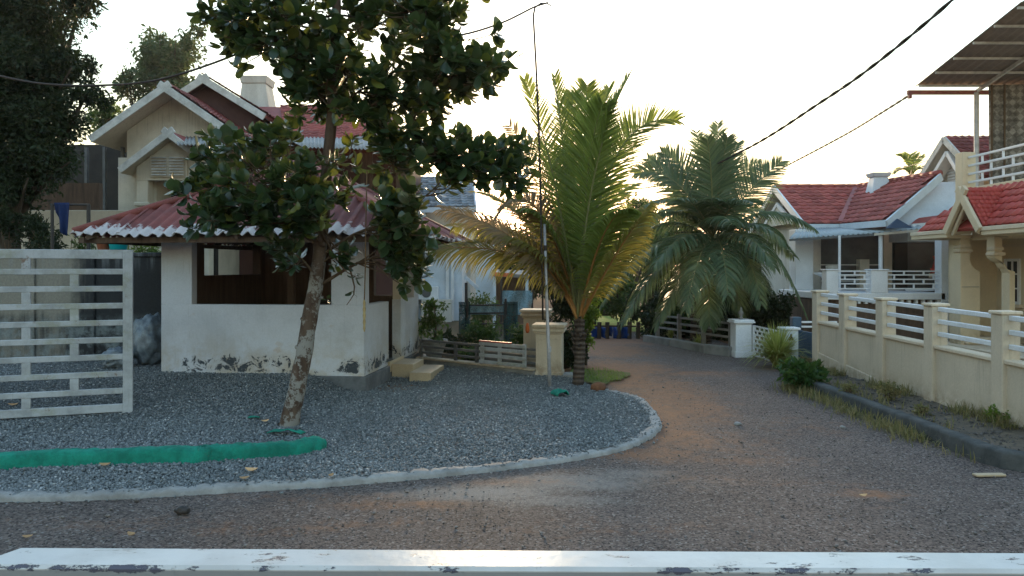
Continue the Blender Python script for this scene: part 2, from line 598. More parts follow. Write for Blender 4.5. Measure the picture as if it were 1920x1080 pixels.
M['housewhite'] = m_plain('off_white_render', (0.58, 0.555, 0.50), (0.46, 0.43, 0.38), 1.3, 0.85, 0.003, 30, streak=(1.5, 1.5, 0.4))
M['beige'] = m_stained_wall('stained_beige_render', (0.64, 0.58, 0.475), (0.52, 0.47, 0.38), (0.22, 0.19, 0.15), 0.0, 5.6, 0.6)
M['barge'] = m_plain('weathered_white_board', (0.62, 0.61, 0.57), (0.42, 0.41, 0.38), 4, 0.8, 0.003, 30)
M['maroon'] = m_plain('maroon_gable', (0.10, 0.045, 0.035), (0.07, 0.03, 0.025), 2, 0.85)
M['brown'] = m_plain('brown_board', (0.13, 0.085, 0.06), (0.075, 0.05, 0.037), 3, 0.8, 0.003, 30, streak=(4, 4, 0.5))
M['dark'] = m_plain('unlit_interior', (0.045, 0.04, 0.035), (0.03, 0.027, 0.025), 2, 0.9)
M['darkgrey'] = m_plain('dark_grey_paint', (0.13, 0.135, 0.135), (0.09, 0.09, 0.09), 2, 0.8)
M['steptile'] = m_plain('tan_step_tile', (0.47, 0.36, 0.23), (0.40, 0.31, 0.20), 3, 0.5, 0.001, 50, rand=0.08)
M['redtile'] = m_tile('red_clay_tile', (0.34, 0.082, 0.068), (0.26, 0.068, 0.058))
M['redtile_bright'] = m_tile('bright_red_tile', (0.42, 0.060, 0.045), (0.34, 0.050, 0.040), 0.12)
M['redtile_old'] = m_tile('old_red_tile', (0.26, 0.07, 0.062), (0.17, 0.05, 0.045), 0.3)
M['greytile'] = m_tile('blue_grey_tile', (0.20, 0.235, 0.27), (0.15, 0.18, 0.21), 0.3)
M['sheetred'] = m_sheet_red()
M['zinc'] = m_plain('galvanised_sheet', (0.34, 0.335, 0.32), (0.22, 0.215, 0.205), 5, 0.7, 0.001, 40)
M['canopy'] = m_plain('canopy_sheet_brown', (0.24, 0.19, 0.155), (0.19, 0.15, 0.125), 1.5, 0.7, 0.001, 40, streak=(0.5, 4, 1))
M['redsteel'] = m_plain('red_oxide_steel', (0.25, 0.075, 0.06), (0.16, 0.05, 0.045), 5, 0.6)
M['bluesheet'] = m_plain('blue_grey_sheet', (0.37, 0.42, 0.44), (0.28, 0.32, 0.34), 2, 0.5, 0.001, 40)
M['navy'] = m_plain('navy_panel', (0.035, 0.06, 0.10), (0.025, 0.045, 0.08), 3, 0.6)
M['weave'] = m_weave()
M['pipe'] = m_plain('galvanised_pipe', (0.50, 0.49, 0.50), (0.36, 0.35, 0.35), 8, 0.5, 0.001, 60, metal=0.3)
M['cable'] = m_plain('black_cable', (0.035, 0.028, 0.024), (0.055, 0.04, 0.032), 12, 0.7)
M['cable_grey'] = m_plain('weathered_cable', (0.18, 0.16, 0.14), (0.12, 0.10, 0.09), 12, 0.7)
M['rope'] = m_plain('coir_rope', (0.20, 0.12, 0.06), (0.13, 0.08, 0.04), 20, 0.9, 0.004, 90)
M['rope_light'] = m_plain('pale_rope', (0.42, 0.32, 0.15), (0.32, 0.22, 0.1), 20, 0.9, 0.004, 90)
M['green_cloth'] = m_plain('green_shade_net', (0.006, 0.16, 0.11), (0.012, 0.29, 0.20), 6, 0.85, 0.012, 70)
M['navy_cloth'] = m_plain('navy_towel', (0.012, 0.028, 0.10), (0.01, 0.02, 0.07), 4, 0.95, 0.004, 70)
M['turq'] = m_plain('turquoise_plastic', (0.01, 0.42, 0.45), (0.01, 0.36, 0.40), 3, 0.4)
M['terracotta'] = m_plain('terracotta', (0.30, 0.10, 0.05), (0.22, 0.08, 0.04), 5, 0.8)
M['bluetarp'] = m_plain('blue_tarpaulin', (0.01, 0.05, 0.24), (0.012, 0.04, 0.15), 3, 0.6, 0.006, 20)
M['bluepaint'] = m_plain('blue_painted_steel', (0.055, 0.10, 0.15), (0.04, 0.075, 0.12), 4, 0.6)
M['orange'] = m_plain('orange_sheet', (0.65, 0.16, 0.04), (0.5, 0.12, 0.04), 4, 0.6)
M['redpaint'] = m_plain('red_paint', (0.42, 0.04, 0.03), (0.3, 0.03, 0.025), 4, 0.5)
M['rust'] = m_plain('rusty_iron', (0.10, 0.05, 0.028), (0.05, 0.03, 0.02), 30, 0.9, 0.004, 90)
M['plasticbag'] = m_plain('cloudy_plastic', (0.19, 0.23, 0.26), (0.08, 0.10, 0.12), 7, 0.3, 0.01, 22, spec=0.6)
M['net'] = m_net('dark_green_net', (0.01, 0.055, 0.055), 0.55)
M['net_pale'] = m_net('pale_blue_net', (0.16, 0.26, 0.29), 0.5)
M['pane'] = m_plain('window_glass', (0.04, 0.045, 0.06), (0.03, 0.035, 0.05), 3, 0.12, 0, 20, spec=0.6)
M['darkiron'] = m_plain('dark_iron', (0.03, 0.03, 0.03), (0.05, 0.04, 0.035), 8, 0.6)
M['husk'] = m_plain('coconut_husk', (0.20, 0.09, 0.045), (0.12, 0.055, 0.03), 12, 0.95, 0.01, 40)
M['deadleaf'] = m_plain('dead_leaf_brown', (0.52, 0.33, 0.17), (0.38, 0.22, 0.11), 20, 0.8, 0.002, 60, rand=0.25)
M['pebble'] = m_plain('road_pebble', (0.20, 0.18, 0.165), (0.08, 0.07, 0.065), 6, 0.85, 0.003, 60, rand=0.3)
M['trunk'] = m_bark('jackfruit_bark', (0.065, 0.040, 0.028), (0.115, 0.080, 0.058), (0.25, 0.235, 0.21), 0.47)
M['twig'] = m_bark('brown_twig', (0.085, 0.055, 0.035), (0.12, 0.08, 0.05))
M['palmtrunk'] = m_bark('palm_trunk_rings', (0.10, 0.075, 0.055), (0.07, 0.05, 0.04), None, 0.5, 5.0)
M['darkbark'] = m_bark('dark_bark', (0.05, 0.038, 0.028), (0.075, 0.058, 0.042))
M['petiole'] = m_plain('orange_petiole', (0.34, 0.155, 0.04), (0.24, 0.12, 0.035), 5, 0.5)
M['petiole_green'] = m_plain('green_petiole', (0.20, 0.19, 0.07), (0.15, 0.15, 0.06), 5, 0.5)
M['jackleaf'] = m_leaf('jackfruit_leaf', (0.018, 0.043, 0.023), (0.036, 0.066, 0.020), (0.17, 0.20, 0.035), 0.28, 0.30, 0.6, (0.13, 0.14, 0.025), 0.92)
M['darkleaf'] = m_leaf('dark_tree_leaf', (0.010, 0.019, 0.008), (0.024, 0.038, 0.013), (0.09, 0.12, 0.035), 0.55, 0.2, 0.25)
M['hazeleaf'] = m_leaf('far_tree_leaf', (0.045, 0.075, 0.032), (0.075, 0.11, 0.045), (0.16, 0.20, 0.08), 0.6, 0.3)
M['backleaf'] = m_leaf('background_leaf', (0.032, 0.062, 0.018), (0.085, 0.12, 0.03), (0.2, 0.26, 0.06), 0.55, 0.35)
M['shrubleaf'] = m_leaf('shrub_leaf', (0.022, 0.06, 0.014), (0.05, 0.10, 0.022), (0.14, 0.2, 0.04), 0.45, 0.3)
M['brightleaf'] = m_leaf('bright_shrub_leaf', (0.06, 0.12, 0.02), (0.12, 0.18, 0.03), (0.3, 0.38, 0.06), 0.5, 0.4)
M['palmleaf'] = m_leaf('palm_leaflet', (0.075, 0.115, 0.028), (0.14, 0.175, 0.04), (0.42, 0.46, 0.09), 0.4, 0.46)
M['palmgold'] = m_leaf('yellowing_palm_leaflet', (0.13, 0.13, 0.03), (0.20, 0.165, 0.04), (0.5, 0.44, 0.10), 0.5, 0.38)
M['palmdry'] = m_leaf('drying_palm_leaflet', (0.17, 0.12, 0.065), (0.23, 0.17, 0.09), (0.4, 0.3, 0.14), 0.6, 0.3)
M['palmgrey'] = m_leaf('grey_green_leaflet', (0.060, 0.095, 0.050), (0.105, 0.145, 0.070), (0.24, 0.30, 0.13), 0.4, 0.28)
M['tuft'] = m_leaf('striped_tuft_leaf', (0.20, 0.23, 0.05), (0.38, 0.38, 0.13), (0.4, 0.45, 0.12), 0.45, 0.35)
M['weed'] = m_leaf('roadside_weed', (0.085, 0.10, 0.032), (0.27, 0.21, 0.105), (0.3, 0.28, 0.1), 0.6, 0.35)
# ------------------------------------------------------------------ ground
def smooth(a, b, x):
    t = np.clip((np.asarray(x, dtype=float) - a) / (b - a), 0, 1)
    return t * t * (3 - 2 * t)

KERB = [(-1400, 946), (-500, 941), (-200, 939), (0, 937), (200, 933), (430, 919), (600, 909), (760, 897), (900, 884), (1010, 871), (1100, 857),
        (1180, 836), (1226, 808), (1226, 788), (1212, 768), (1194, 751), (1160, 742), (1120, 733)]
kerb_line = curve_pts([G(*p) for p in KERB], 150)

def poly_mask(x, y, poly):
    inside = np.zeros(x.shape, dtype=bool)
    n = len(poly)
    for i in range(n):
        x0, y0 = poly[i][0], poly[i][1]
        x1, y1 = poly[(i + 1) % n][0], poly[(i + 1) % n][1]
        if y0 == y1:
            continue
        c = ((y0 > y) != (y1 > y)) & (x < (x1 - x0) * (y - y0) / (y1 - y0) + x0)
        inside ^= c
    return inside

YARD = [(p.x, p.y) for p in kerb_line] + [(0.95, 10.9), (0.72, 11.35), (0.36, 11.45), (-1.35, 12.9), (-1.5, 14.4), (-13, 14.4), (-13, 5.4)]

def yard_z(x, y):
    x = np.asarray(x, dtype=float)
    y = np.asarray(y, dtype=float)
    z = 0.035 + 0.185 * smooth(8.2, 10.3, y) * smooth(-2.05, -2.75, x)
    z = z + 0.012 * np.sin(x * 2.1 + y * 1.3) * np.sin(y * 1.7 - x) + 0.02 * smooth(9, 12, y) * smooth(-2.5, -1.5, x)
    z = z - 0.06 * np.exp(-((x + 1.5) ** 2 + (y - 10.6) ** 2) / 0.5)
    return z

def grid_sheet(name, x0, x1, y0, y1, st, zf, mat, mask=None, extra=None):
    xs = np.arange(x0, x1 + st / 2, st)
    ys = np.arange(y0, y1 + st / 2, st)
    X, Y = np.meshgrid(xs, ys)
    V = np.stack([X.ravel(), Y.ravel(), zf(X, Y).ravel()], 1)
    nx, ny = len(xs), len(ys)
    i, j = np.meshgrid(np.arange(nx - 1), np.arange(ny - 1))
    q = (j * nx + i).ravel()
    Fq = np.stack([q, q + 1, q + 1 + nx, q + nx], 1)
    if mask is not None:
        c = V[Fq].mean(1)
        Fq = Fq[mask(c[:, 0], c[:, 1])]
    ex = {k: f(V[:, 0], V[:, 1]) for k, f in (extra or {}).items()}
    me = np_mesh(name, V, Fq, mat, None, ex, True)
    return tag(link_mesh(name, me), kind='structure')

mb = MB()
mb.add([(-180, -60, -0.02), (180, -60, -0.02), (180, 180, -0.02), (-180, 180, -0.02)], [(0, 1, 2, 3)])
tag(mb.build('ground', M['earth']), kind='structure')

def blob(pts):
    def f(x, y):
        r = np.zeros_like(x)
        for px, py, rx, ry, a in pts:
            g = G(px, py)
            r = np.maximum(r, a * np.exp(-(((x - g.x) / rx) ** 2 + ((y - g.y) / ry) ** 2)))
        return r
    return f

soil = blob([(1250, 735, .8, 2.4, .75), (1330, 830, .8, 1.0, .5), (1290, 900, .9, .4, .4), (1150, 990, 1.2, .25, .35), (1500, 800, .8, .8, .35), (1230, 770, .45, 1.6, .95), (1290, 760, .6, 1.6, .75), (1250, 815, .55, .7, .9), (1150, 700, .7, 2.2, 1.0), (1140, 655, .9, 1.8, 1.0),
             (1200, 690, .7, 1.2, .8), (1300, 700, 1.2, .5, .6), (1210, 850, .7, .4, .75), (1380, 860, .9, .3, .5), (1640, 925, .35, .12, .8), (1660, 948, .2, .07, .6), (1560, 905, .7, .15, .4),
             (780, 945, .8, .14, .65), (500, 990, .9, .12, .45), (700, 975, .6, .1, .5), (1000, 905, .9, .15, .45), (250, 980, 1.2, .2, .4), (1450, 690, .5, .6, .5),
             (1400, 660, .7, .8, .5), (600, 930, 1.3, .15, .45), (1520, 790, .3, .8, .35), (1120, 640, 1.4, 1.2, 1)])
dust = blob([(900, 925, .9, .3, .9), (1080, 905, .8, .35, .85), (1180, 890, .6, .3, .7), (1000, 940, .9, .25, .7), (1290, 905, .7, .3, .5), (1500, 870, 1., .5, .3),
             (1330, 680, 1., 1.2, .35), (1400, 760, .8, 1.2, .25), (300, 955, 1.5, .2, .3), (1420, 690, .8, .6, .55)])
def road_mask(x, y):
    right = np.where(y < 9.9, 4.25 + 0 * x, 4.6)
    ok = (x < right) & (y < 19.5)
    # right edge swells out beyond the end of the kerb near the camera
    ok = ok | ((y < 6.4) & (x < 7.5))
    leftb = 0.95 + 0.05 * (y - 9)
    return ok & ~((y > 10.2) & (x < leftb)) & (y > -3)
grid_sheet('road', -8, 8, -3, 19.5, 0.10, lambda x, y: 0.002 + 0.010 * np.sin(x * 1.3 + 0.7 * y) * np.sin(y * 0.9 - x * 0.4) * smooth(1, 3, y) * (1 - smooth(14, 17, y)) - 0.004,
           M['road'], lambda x, y: road_mask(x, y) & ~poly_mask(x, y, YARD), {'soil': soil, 'dust': dust})

grid_sheet('gravel_yard', -13, 2.2, 5.2, 14.5, 0.1, lambda x, y: yard_z(x, y) - 0.012, M['gravel_bed'], lambda x, y: poly_mask(x, y, YARD))

def stones(name, n, region, zf, size, mat, sink=0.2):
    """angular stones, 8 triangles each, as one mesh"""
    XY = region(n)
    n = len(XY)
    base = np.array([(1, 0, 0), (-1, 0, 0), (0, 1, 0), (0, -1, 0), (0, 0, 1), (0, 0, -1)], float)
    Fb = np.array([(0, 2, 4), (2, 1, 4), (1, 3, 4), (3, 0, 4), (2, 0, 5), (1, 2, 5), (3, 1, 5), (0, 3, 5)])
    s = size[0] + (size[1] - size[0]) * RNG.random(n) ** 2
    V = base[None] * (0.65 + 0.7 * RNG.random((n, 6, 1))) + RNG.normal(0, 0.22, (n, 6, 3))
    V = V * np.stack([s * 0.62, s * 0.5, s * 0.38], 1)[:, None, :]
    a = RNG.random(n) * 2 * np.pi
    t = RNG.normal(0, 0.5, n)
    c, d, e, f = np.cos(a), np.sin(a), np.cos(t), np.sin(t)
    y = V[:, :, 1] * e[:, None] - V[:, :, 2] * f[:, None]
    z = V[:, :, 1] * f[:, None] + V[:, :, 2] * e[:, None]
    x = V[:, :, 0]
    W = np.stack([x * c[:, None] - y * d[:, None] + XY[:, 0:1], x * d[:, None] + y * c[:, None] + XY[:, 1:2],
                  z + (zf(XY[:, 0], XY[:, 1]) + s * sink * (0.2 + RNG.random(n)))[:, None]], 2)
    Fc = (Fb[None] + (np.arange(n) * 6)[:, None, None]).reshape(-1, 3)
    var = np.repeat(RNG.random(n), 8)
    me = np_mesh(name, W.reshape(-1, 3), Fc, mat, var)
    return tag(link_mesh(name, me), kind='stuff')

HX, HYX = (-1.95, 10.2), None
def yard_pts(n):
    out = []
    while sum(map(len, out)) < n:
        y = 5.3 + 8.0 * RNG.random(n) ** 1.35
        x = -0.72 * y - 0.3 + RNG.random(n) * (0.72 * y + 2.2)
        k = poly_mask(x, y, YARD)
        # not under the gatehouse
        u = (x + 1.95) * 0.9938 - (y - 10.2) * 0.1115
        v = (x + 1.95) * 0.1115 + (y - 10.2) * 0.9938
        k &= ~((u < -0.02) & (u > -2.83) & (v > 0.02))
        out.append(np.stack([x[k], y[k]], 1))
    return np.concatenate(out)[:n]
stones('gravel', 140000, yard_pts, yard_z, (0.010, 0.028), M['gravel'])

def road_pts(n):
    y = 2.4 + 9 * RNG.random(n) ** 1.5
    x = -0.75 * y + RNG.random(n) * 1.5 * y
    k = road_mask(x, y) & ~poly_mask(x, y, YARD)
    return np.stack([x[k], y[k]], 1)
stones('road_grit', 16000, road_pts, lambda x, y: 0.0 * x + 0.002, (0.004, 0.015), M['pebble'], 0.1)

stones('loose_aggregate', 1500, road_pts, lambda x, y: 0.0 * x + 0.003, (0.012, 0.030), M['pebble'], 0.15)

# concrete edging strip round the gravel
def strip(name, line, w, h, mat, rough=0.012, kind=None, z0=-0.02, lip=0.0, square=False):
    V, Fq = [], []
    n = len(line)
    for i, p in enumerate(line):
        d = (line[min(i + 1, n - 1)] - line[max(i - 1, 0)])
        d.z = 0
        d.normalize()
        s = Vector((-d.y, d.x, 0))
        ww = w * (1 + random.uniform(-.13, .13))
        hh = h + random.uniform(-rough, rough)
        prof = [(-.5, z0), (-.47, hh * .55), (-.36, hh * .95), (0, hh + lip), (.36, hh * .97), (.48, hh * .6), (.5, z0)]
        if square:
            prof = [(-.5, z0), (-.49, hh * .8), (-.45, hh * .97), (0, hh), (.45, hh * .97), (.49, hh * .8), (.5, z0)]
        for a, z in prof:
            q = p + s * (a * ww + random.uniform(-rough, rough) * .7)
            V.append((q.x, q.y, p.z + z + random.uniform(-rough, rough) * .4 * (z > 0)))
    m = 7
    for i in range(n - 1):
        for k in range(m - 1):
            q = i * m + k
            Fq.append((q, q + 1, q + 1 + m, q + m))
    me = np_mesh(name, np.array(V), np.array(Fq), mat, None, None, True)
    o = link_mesh(name, me)
    return tag(o, kind=kind or 'structure')
strip('kerb_edging', curve_pts([G(*p) for p in KERB], 260), 0.125, 0.045, M['concrete'], 0.009)

def spill_pts(n):
    i = RNG.integers(0, len(kerb_line) - 1, n)
    out = []
    for k in i:
        p, q = kerb_line[k], kerb_line[k + 1]
        d = (q - p).normalized()
        s = Vector((d.y, -d.x, 0))
        r = p + s * (abs(RNG.normal(0, .09)) - .02) + d * RNG.random() * .1
        out.append((r.x, r.y))
    return np.array(out)
stones('spilt_gravel', 450, spill_pts, lambda x, y: 0.045 * np.array([1.0 if min((p.x - a) ** 2 + (p.y - b) ** 2 for p in kerb_line) < .0036 else 0.05 for a, b in zip(x, y)]), (0.010, 0.026), M['gravel'])

# right-hand verge and dark kerb
RK = [(1470, 712), (1520, 733), (1560, 749), (1620, 774), (1700, 805), (1780, 838), (1850, 866), (1920, 882), (2050, 893), (2300, 905)]
rk_line = curve_pts([G(*p) for p in RK], 120)
strip('verge_kerb', rk_line, 0.14, 0.15, M['darkkerb'], 0.006, square=True)

def wall_x(y):
    return 4.72 + 0.0159 * (12.0 - y)
VERGE = [(p.x + 0.02, p.y) for p in rk_line] + [(9.5, 5.2), (9.5, 6.0), (wall_x(6.0), 6.0), (wall_x(12.3), 12.3), (4.3, 12.3)]
def verge_z(x, y):
    return 0.115 + 0.02 * np.sin(3 * x + 2 * y) * np.sin(2.3 * y) - 0.05 * smooth(10.2, 12.2, y)
grid_sheet('verge', 3.6, 9.5, 5.6, 12.9, 0.08, verge_z, M['verge'], lambda x, y: poly_mask(x, y, VERGE))
def verge_pts(n):
    y = 6 + 6 * RNG.random(n)
    x = 3.8 + 2.2 * RNG.random(n)
    k = poly_mask(x, y, VERGE)
    return np.stack([x[k], y[k]], 1)
stones('verge_rubble', 3500, verge_pts, verge_z, (0.012, 0.045), M['pebble'])
mb = MB()
mb.slab([(4.95, 6.2, 0.14), (30, 6.2, 0.14), (30, 32, 0.14), (5.0, 32, 0.14), (4.9, 12.2, 0.14)], (0, 0, 1), .2)
tag(mb.build('house_yard', M['yard']), kind='structure')
mb = MB()
mb.add([(-13, 14.6, 0.004), (-1.5, 13.1, 0.004), (0.4, 11.5, 0.004), (0.7, 11.5, 0.004), (1.1, 20, 0.004), (-5, 34, 0.004), (-30, 34, 0.004)], [tuple(range(7))])
tag(mb.build('garden_bed', M['garden']), kind='structure')
mb = MB()
mb.add([(1.6, 19.6, 0.008), (3.6, 19.6, 0.008), (4.6, 30, 0.008), (2.2, 30, 0.008)], [(0, 1, 2, 3)])
tag(mb.build('meadow', M['field']), kind='structure')
g1, g2 = G(1095, 715), G(1170, 690)
mb = MB()
ring = []
for i in range(22):
    t = 2 * math.pi * i / 22
    r = 1 + 0.22 * math.sin(3 * t + 1) + 0.12 * math.sin(7 * t)
    ring.append((1.28 + 0.42 * r * math.cos(t), 11.6 + 0.75 * r * math.sin(t), 0.022))
mb.add(ring, [tuple(range(22))])
tag(mb.build('grass_patch', M['lawn']), kind='structure')

# ------------------------------------------------------------------ generic builders
_shared = {}
def tile_mesh(key, w, l, mat, kind='pan'):
    """one roof tile: local x across, y up the slope, z out of the roof"""
    if key in _shared:
        return _shared[key]
    if kind == 'pan':
        us = [0, .12, .3, .5, .7, .88, 1.0]
        zs = [.030, .026, .008, .003, .008, .026, .030]
    else:
        us = [0, .18, .36, .5, .64, .82, 1.0]
        zs = [.012, .014, .034, .042, .034, .014, .012]
    sc = w / 0.24
    V = []
    for u, z in zip(us, zs):
        V.append((u * w, -0.10 * l, z * sc + 0.026 * sc))
    for u, z in zip(us, zs):
        V.append((u * w, l, z * sc + 0.004 * sc))
    for u, z in zip(us, zs):
        V.append((u * w, -0.10 * l, z * sc + 0.002 * sc))
    n = len(us)
    Fc = [(i, i + 1, n + i + 1, n + i) for i in range(n - 1)] + [(2 * n + i, 2 * n + i + 1, i + 1, i) for i in range(n - 1)]
    me = bpy.data.meshes.new('roof_tile')
    me.from_pydata(V, [], Fc)
    me.polygons.foreach_set('use_smooth', [i < n - 1 for i in range(len(Fc))])
    me.materials.append(mat)
    me.update()
    _shared[key] = me
    return me

def tile_roof(roof, O, U, Vd, width, length, tw, tl, mat, clip=None, limit=300, kind='pan', budget=None):
    """tiles laid on the plane O + u*U + v*Vd; children of the roof part; the farthest past the limit joined as stuff"""
    U, Vd = Vector(U).normalized(), Vector(Vd).normalized()
    N = U.cross(Vd).normalized()
    me = tile_mesh((mat.name, round(tw, 3), round(tl, 3), kind), tw, tl, mat, kind)
    spots = []
    nu, nv = int(math.ceil(width / tw)), int(math.ceil(length / tl))
    for j in range(nv):
        for i in range(nu):
            uc, vc = (i + .5) * tw, (j + .5) * tl
            if uc > width + .3 * tw or vc > length + .2 * tl:
                continue
            if clip and not clip(uc, vc):
                continue
            spots.append((i * tw, j * tl))
    O = Vector(O)
    R = Matrix((U, Vd, N)).transposed().to_4x4()
    spots.sort(key=lambda s: (O + U * s[0] + Vd * s[1] - Vector((0, 0, CH))).length)
    if budget is not None:
        limit = min(limit, budget[0])
        budget[0] -= min(limit, len(spots))
    vs = np.array([v.co[:] for v in me.vertices])
    rest, restf = [], []
    fs = [tuple(p.vertices) for p in me.polygons]
    for k, (u, v) in enumerate(spots):
        p = O + U * u + Vd * v + N * random.uniform(0, .006)
        Mt = Matrix.Translation(p) @ R @ Matrix.Rotation(random.uniform(-.02, .02), 4, 'Z') @ Matrix.Rotation(random.uniform(-.012, .012), 4, 'X')
        if k < limit:
            link_mesh('roof_tile', me, roof, Mt)
        else:
            A = np.array(Mt)
            b = len(rest) * len(vs)
            rest.append(vs @ A[:3, :3].T + A[:3, 3])
            restf += [tuple(i + b for i in f) for f in fs]
    if rest:
        off = np.array(OFF[roof.name])
        m2 = np_mesh('roof_tiles_far', np.concatenate(rest) - off, np.array(restf), mat, np.repeat(RNG.random(len(rest)), len(fs)))
        o = bpy.data.objects.new('roof_tiling', m2)
        COL.objects.link(o)
        o.parent = roof
        tag(o, kind='stuff')

def plane_roof(house, pts, t, mat, name='roof'):
    pts = [Vector(p) for p in pts]
    n = (pts[1] - pts[0]).cross(pts[2] - pts[0]).normalized()
    if n.z < 0:
        n = -n
    return MB().slab(pts, n, t).build(name, mat, house)

def leaf_cloud(name, blobs, n, size, mat, parent=None, clumps=14, tight=0.32, aspect=0.42, droop=0.25, shell=0.55, kind=None, origin=(0, 0, 0)):
    """n leaves gathered in clumps inside ellipsoid blobs (x, y, z, rx, ry, rz, weight)"""
    B = np.array([b[:6] for b in blobs], float)
    w = np.array([(b[6] if len(b) > 6 else b[3] * b[4] * b[5]) for b in blobs], float)
    w /= w.sum()
    cl, cr = [], []
    for i, b in enumerate(B):
        m = max(3, int(clumps * len(blobs) * w[i]))
        d = RNG.normal(size=(m, 3))
        d /= np.linalg.norm(d, axis=1)[:, None]
        r = (shell + (1 - shell) * RNG.random((m, 1))) * RNG.choice([1, 1, 1, .55], (m, 1))
        cl.append(b[:3] + d * r * b[3:6])
        cr.append(np.full(m, b[3:6].mean()) * tight * (0.6 + 0.8 * RNG.random(m)))
    C, R = np.concatenate(cl), np.concatenate(cr)
    k = RNG.integers(0, len(C), n)
    d = RNG.normal(size=(n, 3))
    d /= np.linalg.norm(d, axis=1)[:, None]
    pos = C[k] + d * (RNG.random((n, 1)) ** 0.5) * R[k][:, None]
    ax = RNG.normal(size=(n, 3)) + d * 0.6
    ax[:, 2] -= droop
    ax /= np.linalg.norm(ax, axis=1)[:, None]
    sd = np.cross(ax, RNG.normal(size=(n, 3)))
    sd /= np.linalg.norm(sd, axis=1)[:, None]
    nn = np.cross(ax, sd)
    L = (size[0] + (size[1] - size[0]) * RNG.random(n))[:, None]
    Wd = L * aspect
    a = pos
    b = pos + ax * L * .5 + sd * Wd * .5 + nn * L * .08
    c = pos + ax * L - nn * L * .08
    e = pos + ax * L * .5 - sd * Wd * .5 + nn * L * .08
    V = np.stack([a, b, c, e], 1).reshape(-1, 3) - np.array(OFF[parent.name] if parent else origin)
    q = (np.arange(n) * 4)[:, None]
    Fc = np.concatenate([q + np.array([[0, 1, 2]]), q + np.array([[0, 2, 3]])], 1).reshape(-1, 3)
    cv = RNG.random(len(C))
    var = np.repeat(np.clip(0.6 * cv[k] + 0.4 * RNG.random(n), 0, .999), 2)
    me = np_mesh(name, V, Fc, mat, var)
    o = bpy.data.objects.new(name, me)
    COL.objects.link(o)
    if parent:
        o.parent = parent
    else:
        o.location = origin
    OFF[o.name] = Vector(OFF[parent.name] if parent else origin)
    if kind:
        o['kind'] = kind
    return o

def tree(name, label, base, height, blobs, n, size, mat, trunk_r=0.16, bark='darkbark', group=None, cat='tree', twigs=4, **kw):
    """trunk with limbs reaching to each blob of the crown"""
    base = Vector(base)
    t = thing(name, label, cat, base, group)
    top = base + Vector((random.uniform(-.2, .2), random.uniform(-.2, .2), height * .6))
    line = curve_pts([base, base + Vector((random.uniform(-.1, .1), 0, height * .3)), top], 8)
    mb = MB().tube(line, [trunk_r * (1 - .55 * i / 8) for i in range(9)], 9)
    for b in blobs:
        c = Vector(b[:3])
        s = line[random.randint(3, 7)]
        mid = (s + c) * .5 + Vector((0, 0, -.08 * (c - s).length))
        mb.tube(curve_pts([s, mid, c], 5), [trunk_r * .42 * (1 - .15 * i) for i in range(6)], 6)
        for _ in range(twigs):
            e = c + Vector((random.uniform(-1, 1) * b[3], random.uniform(-1, 1) * b[4], random.uniform(-.6, 1) * b[5])) * .8
            mb.tube(curve_pts([mid, (mid + e) * .5 + Vector((0, 0, .1)), e], 3), [trunk_r * .2 * (1 - .25 * i) for i in range(4)], 5)
    mb.build('trunk', M[bark], t, smooth=True)
    leaf_cloud('crown', blobs, n, size, M[mat], t, **kw)
    return t

def shrub(name, label, base, r, h, n, size, mat, cat='shrub', group=None, **kw):
    base = Vector(base)
    t = thing(name, label, cat, base, group)
    mb = MB()
    bl = []
    for i in range(5):
        a = random.uniform(0, 6.28)
        e = base + Vector((math.cos(a) * r * .45, math.sin(a) * r * .45, h * random.uniform(.45, .75)))
        mb.tube(curve_pts([base + Vector((math.cos(a), math.sin(a), 0)) * .03, (base + e) * .5 + Vector((0, 0, .05)), e], 4), [.014, .011, .009, .007, .004], 5)
        bl.append((e.x, e.y, e.z, r * .55, r * .55, h * .35))
    bl.append((base.x, base.y, base.z + h * .45, r * .8, r * .8, h * .42))
    mb.build('stem', M['twig'], t, smooth=True)
    leaf_cloud('foliage', bl, n, size, M[mat], t, **kw)
    return t

def blades(name, label, cat, base, n, L, spread, mat, width=0.012, group=None, kind=None, pts=None):
    """arching strap leaves: a tuft at base, or blades at many points (stuff)"""
    V, Fc, var = [], [], []
    for i in range(n):
        b = Vector(base) if pts is None else Vector(pts[i])
        a = random.uniform(0, 6.283)
        l = L * random.uniform(.55, 1.1)
        lean = random.uniform(.1, 1.0) * spread
        o = Vector((math.cos(a), math.sin(a), 0))
        s = Vector((-o.y, o.x, 0))
        q = len(V)
        b0 = b + o * random.uniform(0, .04)
        for k in range(5):
            t = k / 4
            ang = lean * (0.35 + 1.25 * t)
            p = b0 + o * (l * t * math.sin(ang) * .85) + Vector((0, 0, l * t * math.cos(ang)))
            w = width * (1 - t ** 1.6) * (.6 + .8 * min(t * 3, 1))
            V += [tuple(p - s * w), tuple(p + s * w)]
        r = random.random()
        for k in range(4):
            Fc.append((q + 2 * k, q + 2 * k + 1, q + 2 * k + 3, q + 2 * k + 2))
            var.append(r)
    off = Vector(base) if kind is None else Vector((0, 0, 0))
    me = np_mesh(name, np.array(V) - np.array(off), np.array(Fc), mat, np.array(var))
    o = link_mesh(name, me, None, Matrix.Translation(off))
    OFF[o.name] = off
    if kind:
        return tag(o, label, cat, group, kind=kind)
    return tag(o, label, cat, group)

